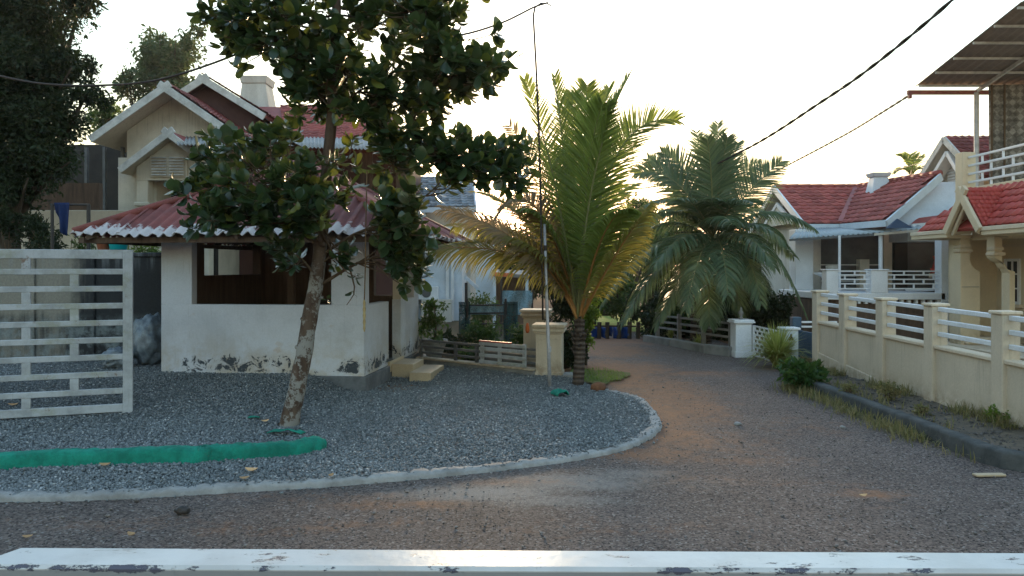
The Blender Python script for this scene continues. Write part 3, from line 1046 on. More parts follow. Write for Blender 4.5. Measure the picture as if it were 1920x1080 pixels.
def frond(palm, p0, p1, p2, Lmax, mat, pmat, droop=0.5, n=58, start=0.18, r0=0.028, width=0.03, fold=0.5, side_bias=(1, 1), twist=0.0):
    """one pinnate leaf: curved rachis (part) with its leaflets (sub-part)"""
    p0, p1, p2 = Vector(p0), Vector(p1), Vector(p2)
    N = 18
    pts = []
    for i in range(N + 1):
        t = i / N
        pts.append(p0 * (1 - t) ** 2 + p1 * 2 * t * (1 - t) + p2 * t * t)
    ra = [r0 * (1 - .88 * (i / N) ** .8) for i in range(N + 1)]
    rach = MB().tube(pts, ra, 6).build('frond', pmat, palm, smooth=True)
    V, Fc, var = [], [], []
    Z = Vector((0, 0, 1))
    tot = sum((pts[i + 1] - pts[i]).length for i in range(N))
    for i in range(n):
        t = start + (1 - start) * (i + random.uniform(-.3, .3)) / (n - 1)
        t = min(max(t, .02), .995)
        c = p0 * (1 - t) ** 2 + p1 * 2 * t * (1 - t) + p2 * t * t
        tg = ((p1 - p0) * 2 * (1 - t) + (p2 - p1) * 2 * t).normalized()
        s0 = tg.cross(Z)
        if s0.length < .08:
            s0 = Vector((1, 0, 0))
        s0.normalize()
        if twist:
            s0 = (Matrix.Rotation(twist, 3, tg) @ s0).normalized()
        up = s0.cross(tg).normalized()
        u = (t - start) / (1 - start)
        Lf = Lmax * (0.5 + 1.6 * u if u < .32 else 1.01 - .72 * ((u - .32) / .68) ** 1.7)
        for sg, bias in ((1, side_bias[0]), (-1, side_bias[1])):
            if bias <= 0:
                continue
            l = Lf * bias * random.uniform(.85, 1.1)
            fw = .45 + .75 * u + random.uniform(-.12, .12)
            d = (s0 * sg + tg * fw + up * fold * random.uniform(.6, 1.2)).normalized()
            q = len(V)
            p = Vector(c)
            rot = random.gauss(0, .45)
            seg = 4
            for k in range(seg + 1):
                v = k / seg
                wv = tg - d * tg.dot(d)
                if wv.length < .05:
                    wv = up
                wv = (Matrix.Rotation(rot, 3, d) @ wv).normalized()
                w = width * .5 * (0.55 + 1.0 * v if v < .35 else .9 * (1 - ((v - .35) / .65) ** 1.5) + .02)
                V += [tuple(p - wv * w), tuple(p + wv * w)]
                p = p + d * (l / seg)
                d = (d - Z * droop * (.25 + .55 * v) * random.uniform(.8, 1.2)).normalized()
            r = random.random() * .98
            for k in range(seg):
                Fc.append((q + 2 * k, q + 2 * k + 1, q + 2 * k + 3, q + 2 * k + 2))
                var.append(r)
    off = np.array(OFF[palm.name])
    me = np_mesh('leaflets', np.array(V) - off, np.array(Fc), mat, np.array(var))
    o = bpy.data.objects.new('leaflets', me)
    COL.objects.link(o)
    o.parent = rach
    o['kind'] = 'stuff'
    return rach
# ------------------------------------------------------------------ gatehouse
TH = math.radians(6.4)
HO = Vector((-1.95, 10.2, 0))
HU = Vector((-math.cos(TH), math.sin(TH), 0))      # along the front wall, to the left
HV = Vector((math.sin(TH), math.cos(TH), 0))       # into depth
HW, HD, HT = 2.84, 3.1, 0.14                        # width, depth, wall thickness
ZP, ZS, ZE = 0.20, 1.14, 2.02                       # plinth top, sill, eave

def H(u, v, z):
    return HO + HU * u + HV * v + Vector((0, 0, z))
hut = thing('gatehouse', 'low white gatehouse with flaking paint, open windows and a red corrugated hip roof', 'gatehouse', HO)
def hb(mb, u0, u1, v0, v1, z0, z1):
    q = [H(u0, v0, 0), H(u1, v0, 0), H(u1, v1, 0), H(u0, v1, 0)]
    return mb.hexa([p + Vector((0, 0, z0)) for p in q], [p + Vector((0, 0, z1)) for p in q])
hb(MB(), -.035, HW + .035, -.035, HD + .035, -.25, ZP).build('plinth', M['plinth'], hut, bevel=.012)
mb = MB()   # front wall: dado, two piers and lintel zone
hb(mb, 0, HW, 0, HT, ZP, ZS)
hb(mb, 0, .45, 0, HT, ZS, ZE)
hb(mb, 2.40, HW, 0, HT, ZS, ZE)
mb.build('front_wall', M['whitewash'], hut, bevel=.006)
mb = MB()   # right (door) side
hb(mb, 0, HT, HT, 1.2, ZP, ZS)
hb(mb, 0, HT, HT, .22, ZS, ZE)
mb.build('side_wall', M['whitewash'], hut, bevel=.006)
mb = MB()
hb(mb, 0, HT, 1.9, HD, ZP, ZS)
hb(mb, 0, HT, 2.78, HD, ZS, ZE)
mb.build('side_wall', M['whitewash'], hut, bevel=.006)
mb = MB()
hb(mb, 0, .13, 1.9, 2.03, ZS, ZE)
mb.build('door_post', M['beige'], hut, bevel=.005)
mb = MB()   # left wall with a high opening
hb(mb, HW - HT, HW, HT, HD, ZP, 1.52)
hb(mb, HW - HT, HW, HT, .9, 1.52, ZE)
hb(mb, HW - HT, HW, 2.8, HD, 1.52, ZE)
mb.build('far_side_wall', M['brown'], hut)
mb = MB()   # back wall, opening at its right end
hb(mb, HT, HW - HT, HD - HT, HD, ZP, ZS + .02)
hb(mb, .75, HW - HT, HD - HT, HD, ZS + .02, ZE)
hb(mb, HT, .3, HD - HT, HD, ZS + .02, ZE)
mb.build('back_wall', M['brown'], hut)
mb = MB()
for u, v in ((1.62, 1.6), (1.95, 2.4)):
    hb(mb, u, u + .1, v, v + .1, ZP, ZE)
mb.build('inner_post', M['brown'], hut)
mb = MB()
hb(mb, HT, HW - HT, HT, HD - HT, ZP, ZP + .02)
mb.build('floor', M['old_concrete'], hut)
mb = MB()
hb(mb, 0, HW, 0, HT, ZE, ZE + .09)
hb(mb, 0, HW, HD - HT, HD, ZE, ZE + .09)
hb(mb, 0, HT, HT, HD - HT, ZE, ZE + .09)
hb(mb, HW - HT, HW, HT, HD - HT, ZE, ZE + .09)
mb.build('wall_plate', M['brown'], hut)
# interior furniture seen as dark shapes: counter and shelf
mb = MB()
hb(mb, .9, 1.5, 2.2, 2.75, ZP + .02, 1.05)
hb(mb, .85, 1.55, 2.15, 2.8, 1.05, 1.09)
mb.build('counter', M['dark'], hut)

# roof frame and corrugated sheets on a hip roof
OV = .76
EZ, AZ = 2.045, 3.22
c_in = [(-OV, -OV + .04), (HW + OV, -OV + .04), (HW + OV, HD + OV), (-OV, HD + OV)]
APX = [(1.42, 1.5), (1.42, 1.75)]
def sheet(name, e0, e1, ap, nrm_hint, pitch=.155, amp=.024, sheetw=.78, white=.5):
    """one hip face: eave e0->e1, apex point(s) ap; split in sheets"""
    e0, e1 = Vector(e0), Vector(e1)
    U = (e1 - e0)
    Wd = U.length
    U.normalize()
    A = Vector(ap)
    ua = (A - e0).dot(U)
    foot = e0 + U * ua
    Vv = A - foot
    Ln = Vv.length
    Vv.normalize()
    N = U.cross(Vv)
    if N.z < 0:
        N = -N
    k = 0
    u0 = 0.0
    while u0 < Wd - .02:
        u1 = min(u0 + sheetw, Wd)
        us = np.arange(u0, u1 + pitch / 8 + .0001, pitch / 8)
        lip = random.uniform(.0, .05)
        V, Fq, wear = [], [], []
        m = 9
        for u in us:
            vm = Ln * (u / ua if u < ua else (Wd - u) / (Wd - ua)) if 0 < ua < Wd else Ln
            vm = max(vm, .0)
            jag = -lip + .015 * math.sin(u * 57) + random.uniform(-.008, .008)
            for j in range(m):
                s = [0, .02, .06, .12, .25, .45, .7, .9, 1][j]
                v = jag + (vm + .03 - jag) * s
                z = amp * math.cos(2 * math.pi * u / pitch) + .012 * (k % 2) + (.012 if s < .02 else 0)
                p = e0 + U * u + Vv * v + N * (z + .03)
                p.z -= .020 * (1 - s) * (s < .04)
                V.append(tuple(p - OFF[hut.name]))
                wear.append(max(0, 1.0 - (v - jag) / (.50 if white > .9 else .24)) * (0.55 + .6 * white) * .62 + (.12 * white if v < 1.2 else 0))
        n = len(us)
        for i in range(n - 1):
            for j in range(m - 1):
                q = i * m + j
                Fq.append((q, q + m, q + m + 1, q + 1))
        me = np_mesh('roof_sheet', np.array(V), np.array(Fq), M['sheetred'], None, {'wear': wear}, True)
        o = bpy.data.objects.new('roof_sheet', me)
        COL.objects.link(o)
        o.parent = hut
        sm = o.modifiers.new('thick', 'SOLIDIFY')
        sm.thickness = .007
        u0 += sheetw - .04
        k += 1
cs = [H(a, b, EZ) for a, b in c_in]
ap0, ap1 = H(*APX[0], AZ), H(*APX[1], AZ)
sheet('front', cs[0], cs[1], ap0, None, white=1.0)
sheet('left', cs[1], cs[2], (ap0 + ap1) / 2, None, white=.35)
sheet('back', cs[2], cs[3], ap1, None)
sheet('right', cs[3], cs[0], (ap0 + ap1) / 2, None, white=.6)
mb = MB()
for c, a in ((cs[0], ap0), (cs[1], ap0), (cs[2], ap1), (cs[3], ap1)):
    mb = MB().tube([c + Vector((0, 0, .055)), a + Vector((0, 0, .055))], .05, 8)
    mb.build('ridge_cap', M['sheetred'], hut, smooth=True)
mb = MB().tube([ap0 + Vector((0, 0, .05)), ap1 + Vector((0, 0, .05))], .06, 8)
mb.build('ridge_cap', M['sheetred'], hut, smooth=True)
mb = MB()
for i in range(4):
    a, b = cs[i] + Vector((0, 0, -.055)), cs[(i + 1) % 4] + Vector((0, 0, -.055))
    ins = (H(1.42, 1.6, EZ) - (a + b) / 2)
    ins.z = 0
    ins.normalize()
    mb.beam(a + ins * .12, b + ins * .12, .045, .07)
mb.build('eave_purlin', M['brown'], hut)
mb = MB()
for k in range(7):
    t = k / 6
    for e0, e1, a in ((cs[0], cs[1], ap0), (cs[3], cs[0], ap0), (cs[1], cs[2], ap0), (cs[2], cs[3], ap1)):
        s = e0.lerp(e1, .04 + .92 * t) + Vector((0, 0, -.03))
        mb.beam(s, s.lerp(a + Vector((0, 0, -.06)), .55 + .4 * (1 - abs(2 * t - 1))), .04, .05)
mb.build('rafters', M['brown'], hut)

# entrance steps beside the gatehouse
st = thing('entrance_steps', 'two tan tiled steps at the side door of the white gatehouse', 'steps', H(-.3, 1.6, 0))
hb(MB(), -.04, -.36, 1.22, 1.92, -.1, .215).build('step', M['steptile'], st, bevel=.006)
hb(MB(), -.362, -.68, .98, 1.92, -.1, .125).build('step', M['steptile'], st, bevel=.006)
hb(MB(), -.037, .0, 1.15, 1.95, .1, .255).build('threshold', M['steptile'], st, bevel=.004)

# ------------------------------------------------------------------ white gate at the left
gA, gB = Vector((-4.19, 8.55, 0)), Vector((-6.4, 7.72, 0))
gD = (gB - gA)
gl = gD.length
gD.normalize()
gate = thing('slatted_gate', 'grimy white slatted gate standing open at the left of the gravel', 'gate', gA)
def gq(s, z):
    return gA + gD * s + Vector((0, 0, z))
MB().beam(gq(.05, .03), gq(.05, 1.835), .05, .10, up=gD).build('stile', M['gate'], gate, bevel=.006)
MB().beam(gq(gl - .05, .03), gq(gl - .05, 1.835), .05, .10, up=gD).build('stile', M['gate'], gate, bevel=.006)
zs = [0.10 + .187 * i for i in range(9)] + [1.785]
zh = [.088 if i == 0 else .062 for i in range(9)] + [.10]
for i, z in enumerate(zs):
    MB().beam(gq(.098, z), gq(gl - .098, z), .042, zh[i]).build('rail', M['gate'], gate, bevel=.005)
for i in range(9):
    a, b = zs[i] + zh[i] / 2 - .002, zs[i + 1] - zh[i + 1] / 2 + .002
    s = .57 if i % 2 else 1.02
    for k in range(3):
        ss = s + k * 1.02 - (1.02 if i % 2 == 0 and False else 0)
        if ss > gl - .2:
            continue
        MB().beam(gq(ss, a), gq(ss, b), .038, .085, up=gD).build('spacer', M['gate'], gate, bevel=.004)

# ------------------------------------------------------------------ boundary wall behind the gate
bw = thing('boundary_wall', 'tall mould-blackened plaster boundary wall behind the slatted gate', 'wall', (-7, 12, 0))
MB().box(-13, -5.06, 12.0, 12.2, -.1, 1.80).build('wall_panel', M['mould'], bw, bevel=.01)
MB().box(-13.02, -5.04, 11.97, 12.23, 1.802, 1.87).build('coping', M['mould'], bw, bevel=.012)
for x in (-9.6, -7.55, -6.62, -5.35):
    MB().box(x, x + .16, 11.955, 12.0, -.1, 1.80).build('pilaster', M['mould'], bw, bevel=.01)

# plastic sack of bottles beside the gatehouse wall
def lumpy(name, label, cat, c, r, mat, amp=.18, fr=3.0, sub=4, squash=None, group=None):
    bm = bmesh.new()
    bmesh.ops.create_icosphere(bm, subdivisions=sub, radius=1)
    for v in bm.verts:
        p = v.co.copy()
        d = 1 + amp * mnoise.noise(p * fr + Vector(c)) + amp * .5 * mnoise.noise(p * fr * 2.7 + Vector(c))
        v.co = Vector((p.x * r[0] * d, p.y * r[1] * d, max(p.z * r[2] * d, -r[2] * .86)))
    me = bpy.data.meshes.new(name)
    bm.to_mesh(me)
    bm.free()
    me.materials.append(mat)
    me.polygons.foreach_set('use_smooth', [True] * len(me.polygons))
    o = link_mesh(name, me, None, Matrix.Translation(c))
    return tag(o, label, cat, group)
lumpy('plastic_sack', 'cloudy plastic sack slumped between the slatted gate and the gatehouse', 'sack', (-5.30, 11.35, .56), (.26, .28, .40), M['plasticbag'], .2, 3.2)
lumpy('plastic_bundle', 'small crumpled bundle of blue plastic under the slumped sack', 'bundle', (-5.62, 11.0, .34), (.20, .2, .16), M['plasticbag'], .3, 4)

# ------------------------------------------------------------------ foreground barrier rail
bar = thing('barrier_rail', 'chipped white painted barrier rail crossing the very front', 'barrier', (0, 1.6, 0))
zb = 1.038
pr = [(-1.115, 1.585), (2.35, 1.545), (2.35, 1.640), (-1.072, 1.690)]
mb = MB()
mb.hexa([(x, y, zb - .075) for x, y in pr], [(x, y, zb) for x, y in pr])
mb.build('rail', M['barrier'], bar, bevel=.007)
for x in (-1.02, -.985):
    mb = MB().tube([(x, 1.545, .972), (x, 1.585, .972)], .016, 6)
    mb.tube([(x, 1.556, .972), (x, 1.562, .972)], .022, 8)
    mb.build('bolt', M['rust'], bar)
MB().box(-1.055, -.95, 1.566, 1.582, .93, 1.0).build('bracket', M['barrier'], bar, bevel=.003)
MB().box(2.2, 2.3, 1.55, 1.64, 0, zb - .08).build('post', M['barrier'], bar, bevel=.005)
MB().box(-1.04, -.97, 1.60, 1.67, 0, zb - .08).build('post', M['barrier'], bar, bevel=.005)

# ------------------------------------------------------------------ green cloth edging in the gravel
def cloth_roll(name, label, pts, h, r, hang):
    V, Fq = [], []
    line = curve_pts(pts, 260)
    m = 9
    n = len(line)
    for i, p in enumerate(line):
        d = line[min(i + 1, n - 1)] - line[max(i - 1, 0)]
        d.z = 0
        d.normalize()
        s = Vector((d.y, -d.x, 0))
        t = i / (n - 1)
        taper = min(1, (1 - t) * 22 + .22) ** .5
        hh = h * taper * (1 + .13 * mnoise.noise(Vector((t * 12, 0, 3)))) - (.045 if abs(t - .60) < .006 else 0)
        rr = r * (taper * .6 + .4) * (1 + .15 * mnoise.noise(Vector((t * 17, 4, 3))))
        zb_ = float(yard_z(p.x, p.y)) - .02
        for k in range(m):
            a = k / (m - 1)
            prof = [(1.05, 0), (1.0, .35), (.97, .7), (.86, .95), (.45, 1.03), (-.5, 1.0), (-.88, .92), (-.98, .4), (-1.0, 0)][k]
            q = p + s * (rr * prof[0]) + Vector((0, 0, hh * prof[1]))
            w = .014 * mnoise.noise(Vector((t * 60, k * 1.3, 1))) + .012 * mnoise.noise(Vector((t * 140 + k * .8, k * .5, 7)))
            V.append((q.x + s.x * w, q.y + s.y * w, zb_ + q.z + w))
    for i in range(n - 1):
        for k in range(m - 1):
            q = i * m + k
            Fq.append((q, q + 1, q + 1 + m, q + m))
    me = np_mesh(name, np.array(V), np.array(Fq), M['green_cloth'], None, None, True)
    return tag(link_mesh(name, me), label, 'edging')
cloth_roll('cloth_edging', 'long low edging wrapped in green shade cloth along the gravel front', [G(-420, 884), G(-100, 884), G(60, 880), G(200, 877), G(365, 872), G(385, 868), G(480, 862), G(560, 855), G(604, 842)], .130, .085, .1)

def cloth_scrap(name, label, c, s, mat, ang=0, cat='scrap'):
    V, Fq = [], []
    n = 9
    for i in range(n):
        for j in range(n):
            x, y = (i / (n - 1) - .5) * s[0], (j / (n - 1) - .5) * s[1]
            e = 1 - .35 * mnoise.noise(Vector((x * 19 + c[0], y * 19, 0)))
            z = .02 + s[2] * (.5 + .5 * mnoise.noise(Vector((x * 14, y * 14, c[0] * 5)))) * (1 - (2 * (i / (n - 1)) - 1) ** 4)
            V.append((x * e, y * e, z))
    for i in range(n - 1):
        for j in range(n - 1):
            q = i * n + j
            Fq.append((q, q + n, q + n + 1, q + 1))
    me = np_mesh(name, np.array(V), np.array(Fq), mat, None, None, True)
    o = link_mesh(name, me, None, Matrix.Translation(c) @ Matrix.Rotation(ang, 4, 'Z'))
    o.modifiers.new('thick', 'SOLIDIFY').thickness = .004
    return tag(o, label, cat)
def onyard(px, py, dz=0.0):
    g = G(px, py, .04)
    return Vector((g.x, g.y, float(yard_z(g.x, g.y)) + dz))
cloth_scrap('cloth_scrap', 'crumpled scrap of green cloth near the foot of the thin pole', onyard(1050, 742, .0), (.17, .26, .09), M['green_cloth'], .3)
cloth_scrap('cloth_scrap', 'strip of green cloth at the foot of the leaning tree', onyard(536, 812, .0), (.34, .10, .05), M['green_cloth'], -.1)
cloth_scrap('cloth_scrap', 'faint green scrap half buried in gravel left of the leaning tree', onyard(476, 786, -.005), (.12, .08, .02), M['green_cloth'], .2)

# fallen leaves and rubbish
def fallen(label, c, L, ang, mat='deadleaf', name='fallen_leaf', cat='leaf', curl=.25):
    V = []
    for i in range(7):
        t = i / 6
        w = L * .27 * math.sin(math.pi * min(max(t, .03), .97)) ** .8
        z = curl * L * (2 * t - 1) ** 2
        V += [((t - .5) * L, -w, z + w * .5), ((t - .5) * L, 0, z), ((t - .5) * L, w, z + w * .5)]
    Fc = []
    for i in range(6):
        q = i * 3
        Fc += [(q, q + 3, q + 4, q + 1), (q + 1, q + 4, q + 5, q + 2)]
    me = bpy.data.meshes.new(name)
    me.from_pydata(V, [], Fc)
    me.materials.append(M[mat])
    o = link_mesh(name, me, None, Matrix.Translation(c) @ Matrix.Rotation(ang, 4, 'Z') @ Matrix.Rotation(.2, 4, 'X'))
    o.modifiers.new('thick', 'SOLIDIFY').thickness = .002
    return tag(o, label, cat, 'dead leaves lying on the ground')
for lab, px, py, L, a in (('dead tan leaf on gravel just below the middle of the green cloth edging', 197, 879, .085, .1),
                          ('larger dead leaf on gravel below the tip of the green edging', 472, 887, .10, -.1),
                          ('small curled dead leaf touching the larger one below the green edging', 458, 902, .07, .4),
                          ('lone dead leaf on gravel close to the kerb right of the green edging', 620, 899, .06, 1.2),
                          ('small orange leaf on gravel just left of the leaning trunk', 497, 794, .075, .6),
                          ('small dead leaf on gravel behind the bottom of the slatted gate', 25, 767, .10, .3)):
    fallen(lab, onyard(px, py, .022), L, a)
for lab, px, py, L, a in (('pale dead leaf on the road above the barrier, left of the black lump', 247, 1008, .065, -.5),
                          ('tan leaf on the road near the left end of the barrier', 52, 1012, .055, .2),
                          ('pale curled leaf on the road left of the orange soil stain at right', 1618, 934, .06, .2)):
    g = G(px, py)
    fallen(lab, g + Vector((0, 0, .016)), L, a)
g = G(343, 964)
lumpy('mud_clod', 'small black crumpled lump on the road in front of the kerb', 'clod', (g.x, g.y, .025), (.045, .03, .028), M['darkiron'], .5, 2, 3)
g = G(1857, 893)
mb = MB()
mb.obox(g, Vector((1, .05, 0)), Vector((-.05, 1, 0)), -.13, .11, -.03, .03, .004, .02)
tag(mb.build('wood_offcut', M['steptile'], origin=g, bevel=.003), 'flat pale offcut lying on the road at the right edge', 'offcut')
g = G(1122, 737)
lumpy('coconut_husk', 'brown coconut husk lying at the foot of the orange-stalked palm', 'husk', (g.x, g.y, .075), (.105, .08, .07), M['husk'], .2, 2.2, 3)
fr = random.Random(4)
for lab, px, py, r in (('dark pebble against the kerb below the black lump, at its left', 110, 944, .022), ('dark pebble touching the kerb above the black lump', 256, 941, .022), ('pale stone chip on the road beside the weedy verge kerb', 1580, 803, .03), ('whitish chip of stone on the road inside the right bend', 1383, 797, .04)):
    g = G(px, py)
    lumpy('road_stone', lab, 'stone', (g.x, g.y, .012), (r, r * .8, r * .6), M['pebble'] if 'dark' in lab else M['concrete'], .35, 2, 2, group='loose stones on the road')

# ------------------------------------------------------------------ leaning jackfruit tree
TY = 7.88
def T(px, py, dy=0.0):
    return P(px, py, TY + dy)
tb = T(538, 812)
jt = thing('jackfruit_tree', 'leaning jackfruit tree with lichen-spotted trunk and glossy dark leaves in the gravel', 'tree', (tb.x, tb.y, 0))
tl = [Vector((tb.x - .02, tb.y, -.05)), T(541, 800), T(556, 730), T(569, 670), T(580, 600), T(594, 520), T(603, 440), T(611, 340), T(620, 240), T(627, 120), T(631, 20), T(636, -120), T(640, -260)]
tr = [.125, .098, .088, .084, .08, .074, .066, .06, .055, .05, .047, .04, .03]
tc = curve_pts(tl, 48)
trr = []
for i in range(49):
    t = i / 48 * (len(tr) - 1)
    k = min(int(t), len(tr) - 2)
    trr.append((tr[k] + (tr[k + 1] - tr[k]) * (t - k)) * (1 + .09 * mnoise.noise(Vector((i * .9, 2, 5)))))
tc = [p + Vector((.014 * mnoise.noise(Vector((i * .45, 0, 0))), .014 * mnoise.noise(Vector((i * .45, 7, 0))), 0)) for i, p in enumerate(tc)]
mbt = MB().tube(tc, trr, 14)
for py, a in ((560, .3), (505, 2.2), (600, 4.0), (655, 3.3), (470, 5.3), (540, 1.1)):
    c = min(tc, key=lambda p: abs((HZ - (p.z - CH) / p.y * F) - py))
    d = Vector((math.cos(a), math.sin(a), .2))
    mbt.tube([c + d * .05, c + d * .085, c + d * .10], [.035, .026, .012], 6)
mbt.build('trunk', M['trunk'], jt, smooth=True)

# crown: leaf rosettes spread through these masses (pixel centre, pixel radii, depth offset, depth radius, rosettes)
MASS = [
    (470, 330, 110, 95, -.3, .55, 40), (405, 385, 68, 55, -.35, .4, 17), (560, 395, 75, 60, -.5, .4, 22), (400, 290, 40, 30, -.2, .3, 6), (500, 255, 65, 40, .1, .45, 12),
    (615, 370, 50, 45, -.4, .3, 8), (650, 300, 50, 40, .1, .4, 4), (540, 470, 38, 36, -.25, .25, 7), (575, 340, 65, 50, -.4, .4, 12), (480, 405, 70, 38, -.45, .3, 13),
    (752, 420, 58, 66, -.1, .35, 32), (775, 475, 42, 58, -.05, .3, 20), (725, 380, 40, 35, -.1, .35, 7), (650, 470, 30, 35, -.1, .2, 4),
    (760, 285, 70, 45, .0, .5, 18), (830, 285, 60, 48, .1, .45, 20), (900, 300, 60, 50, .1, .4, 24), (960, 305, 45, 48, .1, .35, 17), (735, 240, 45, 35, .0, .4, 6), (860, 330, 50, 26, .0, .3, 8),
    (590, 170, 75, 65, .0, .55, 24), (660, 130, 100, 80, .1, .6, 26), (735, 150, 85, 75, .1, .6, 26), (780, 215, 55, 40, .1, .4, 12), (700, 195, 55, 35, .0, .45, 9),
    (560, 100, 80, 60, .1, .5, 22), (470, 60, 70, 55, .1, .5, 24), (430, 30, 48, 50, .1, .4, 15), (530, 15, 90, 45, .1, .5, 22), (850, 120, 85, 42, .1, .5, 26), (912, 125, 52, 42, .1, .4, 17), (820, 70, 95, 50, .1, .5, 26),
    (780, 20, 120, 45, .2, .6, 28), (650, 40, 90, 45, .2, .5, 14), (700, -60, 200, 60, .3, .9, 22), (520, -70, 120, 60, .2, .7, 14), (880, -40, 70, 40, .2, .5, 8), (820, 180, 40, 24, .1, .3, 6), (660, -190, 150, 70, .2, .8, 16),
    (870, 155, 60, 22, .1, .3, 8)]
HUBS = []   # branch skeleton: hub point per mass
twigs = MB()
ros = []
BR = [(p, .045) for p in tc[14:]]
for (mx, my, rx, ry, dy, rd, cnt) in MASS:
    hub = T(mx, my, dy)
    # branch from the trunk, leaving it lower than the hub
    att, ar = min(BR, key=lambda q: (q[0] - hub).length + (1.2 if q[0].z > hub.z - .12 else 0) + abs(q[0].z - hub.z + .45) * .5 - (.25 if q[1] > .04 else 0))
    side = Vector((hub.x - att.x, hub.y - att.y, 0))
    mid = att.lerp(hub, .5) + Vector((0, 0, .10 * (hub - att).length))
    ln = curve_pts([att, mid, hub], 7)
    r = .010 + .0085 * (hub - att).length
    r = min(r, .026, ar * .8)
    twigs.tube(ln, [r * (1 - .085 * i) for i in range(8)], 7)
    BR += [(ln[i], r * (1 - .085 * i)) for i in (3, 5, 7)]
    for _ in range(int(cnt * 1.22)):
        while True:
            a, b, c = random.gauss(0, .56), random.gauss(0, .56), random.gauss(0, .56)
            if a * a + b * b + c * c < 1.7:
                break
        e = T(mx + a * rx, my + b * ry, dy + c * rd)
        s = ln[random.randint(3, 7)]
        m2 = (s + e) * .5 + Vector((0, 0, -.04))
        tw = curve_pts([s, m2, e], 4)
        twigs.tube(tw, [.009, .0075, .006, .005, .004], 5)
        ros.append((e, (e - m2).normalized()))
# bare twigs below the crown near the rope
for a, b, c in (((655, 500), (665, 545), (650, 572)), ((600, 430), (640, 500), (668, 520)), ((604, 420), (625, 460), (655, 478))):
    twigs.tube(curve_pts([T(*a, -.06), T(*b, -.1), T(*c, -.12)], 5), [.012, .01, .008, .006, .005, .004], 5)
twigs.build('branches', M['twig'], jt, smooth=True)

def jack_leaf_mesh():
    V, Fc = [], []
    prof = [(0, .02), (.1, .05), (.25, .30), (.45, .45), (.65, .50), (.82, .40), (.94, .20), (1.0, .02)]
    for t, w in prof:
        z = .10 * math.sin(t * 2.6) - .06 * t
        V += [(t, -w * .58, z + .11 * w), (t, 0, z), (t, w * .58, z + .11 * w)]
    for i in range(len(prof) - 1):
        q = i * 3
        Fc += [(q, q + 3, q + 4, q + 1), (q + 1, q + 4, q + 5, q + 2)]
    return np.array(V), Fc
LV, LF = jack_leaf_mesh()
leaves = []
for e, d in ros:
    a = d.cross(Vector((0, 0, 1)))
    if a.length < .05:
        a = Vector((1, 0, 0))
    a.normalize()
    b = d.cross(a).normalized()
    n = random.randint(9, 13)
    ph = random.uniform(0, 6.28)
    for k in range(n):
        t = ph + k * 2.4
        dv = (a * math.cos(t) + b * math.sin(t)) * random.uniform(.6, 1.1) + d * random.uniform(.1, .9) + Vector((0, 0, random.uniform(-.35, .25)))
        dv.normalize()
        L = random.uniform(.095, .19)
        pos = e - d * random.uniform(0, .12)
        s = dv.cross(Vector((random.uniform(-.5, .5), random.uniform(-.5, .5), 1)))
        s.normalize()
        nrm = s.cross(dv) * -1
        nrm = dv.cross(s)
        Mt = Matrix((dv * L, s * L * random.uniform(.78, 1.2), nrm * L * random.uniform(-.8, 2.6))).transposed().to_4x4()
        Mt.translation = pos
        leaves.append((pos.y - L * abs(dv.y) * .3, Mt))
for px, py in ((655, 470), (668, 520), (645, 478), (660, 545), (614, 560), (655, 478), (668, 512)):
    for k in range(4):
        dv = Vector((random.uniform(-1, 1), random.uniform(-.5, .5), random.uniform(-1, .3))).normalized()
        s = dv.cross(Vector((0, .3, 1))).normalized()
        L = random.uniform(.07, .11)
        Mt = Matrix((dv * L, s * L, dv.cross(s) * L)).transposed().to_4x4()
        Mt.translation = T(px, py, -.12)
        leaves.append((0, Mt))
leaves.sort(key=lambda q: q[0])
me = bpy.data.meshes.new('leaf')
me.from_pydata([tuple(v) for v in LV], [], LF)
me.polygons.foreach_set('use_smooth', [True] * len(me.polygons))
me.materials.append(M['jackleaf'])
for _, Mt in leaves[:300]:
    link_mesh('leaf', me, jt, Mt)
VV, FF = [], []
off = np.array(OFF[jt.name])
for k, (_, Mt) in enumerate(leaves[300:]):
    A = np.array(Mt)
    VV.append(LV @ A[:3, :3].T + A[:3, 3] - off)
    FF.append(np.array(LF) + k * len(LV))
m2 = np_mesh('foliage', np.concatenate(VV), np.concatenate(FF), M['jackleaf'], np.repeat(RNG.random(len(VV)) * .999, len(LF)), None, True)
o = bpy.data.objects.new('foliage', m2)
COL.objects.link(o)
o.parent = jt
o['kind'] = 'stuff'

# rope hanging from a branch
rp = thing('hanging_rope', 'brown rope with a pale knotted end hanging at the gatehouse corner', 'rope', T(684, 600, -.15))
MB().tube([T(688, 320, -.15), T(686, 420, -.15), T(685, 500, -.15), T(683, 566, -.15)], .006, 6).build('cord', M['rope'], rp, smooth=True)
ln = [T(683, 562 + 6 * i, -.15) for i in range(11)]
MB().tube(ln, [.008, .016, .012, .018, .013, .017, .012, .016, .011, .014, .006], 8).build('knotted_end', M['rope_light'], rp, smooth=True)

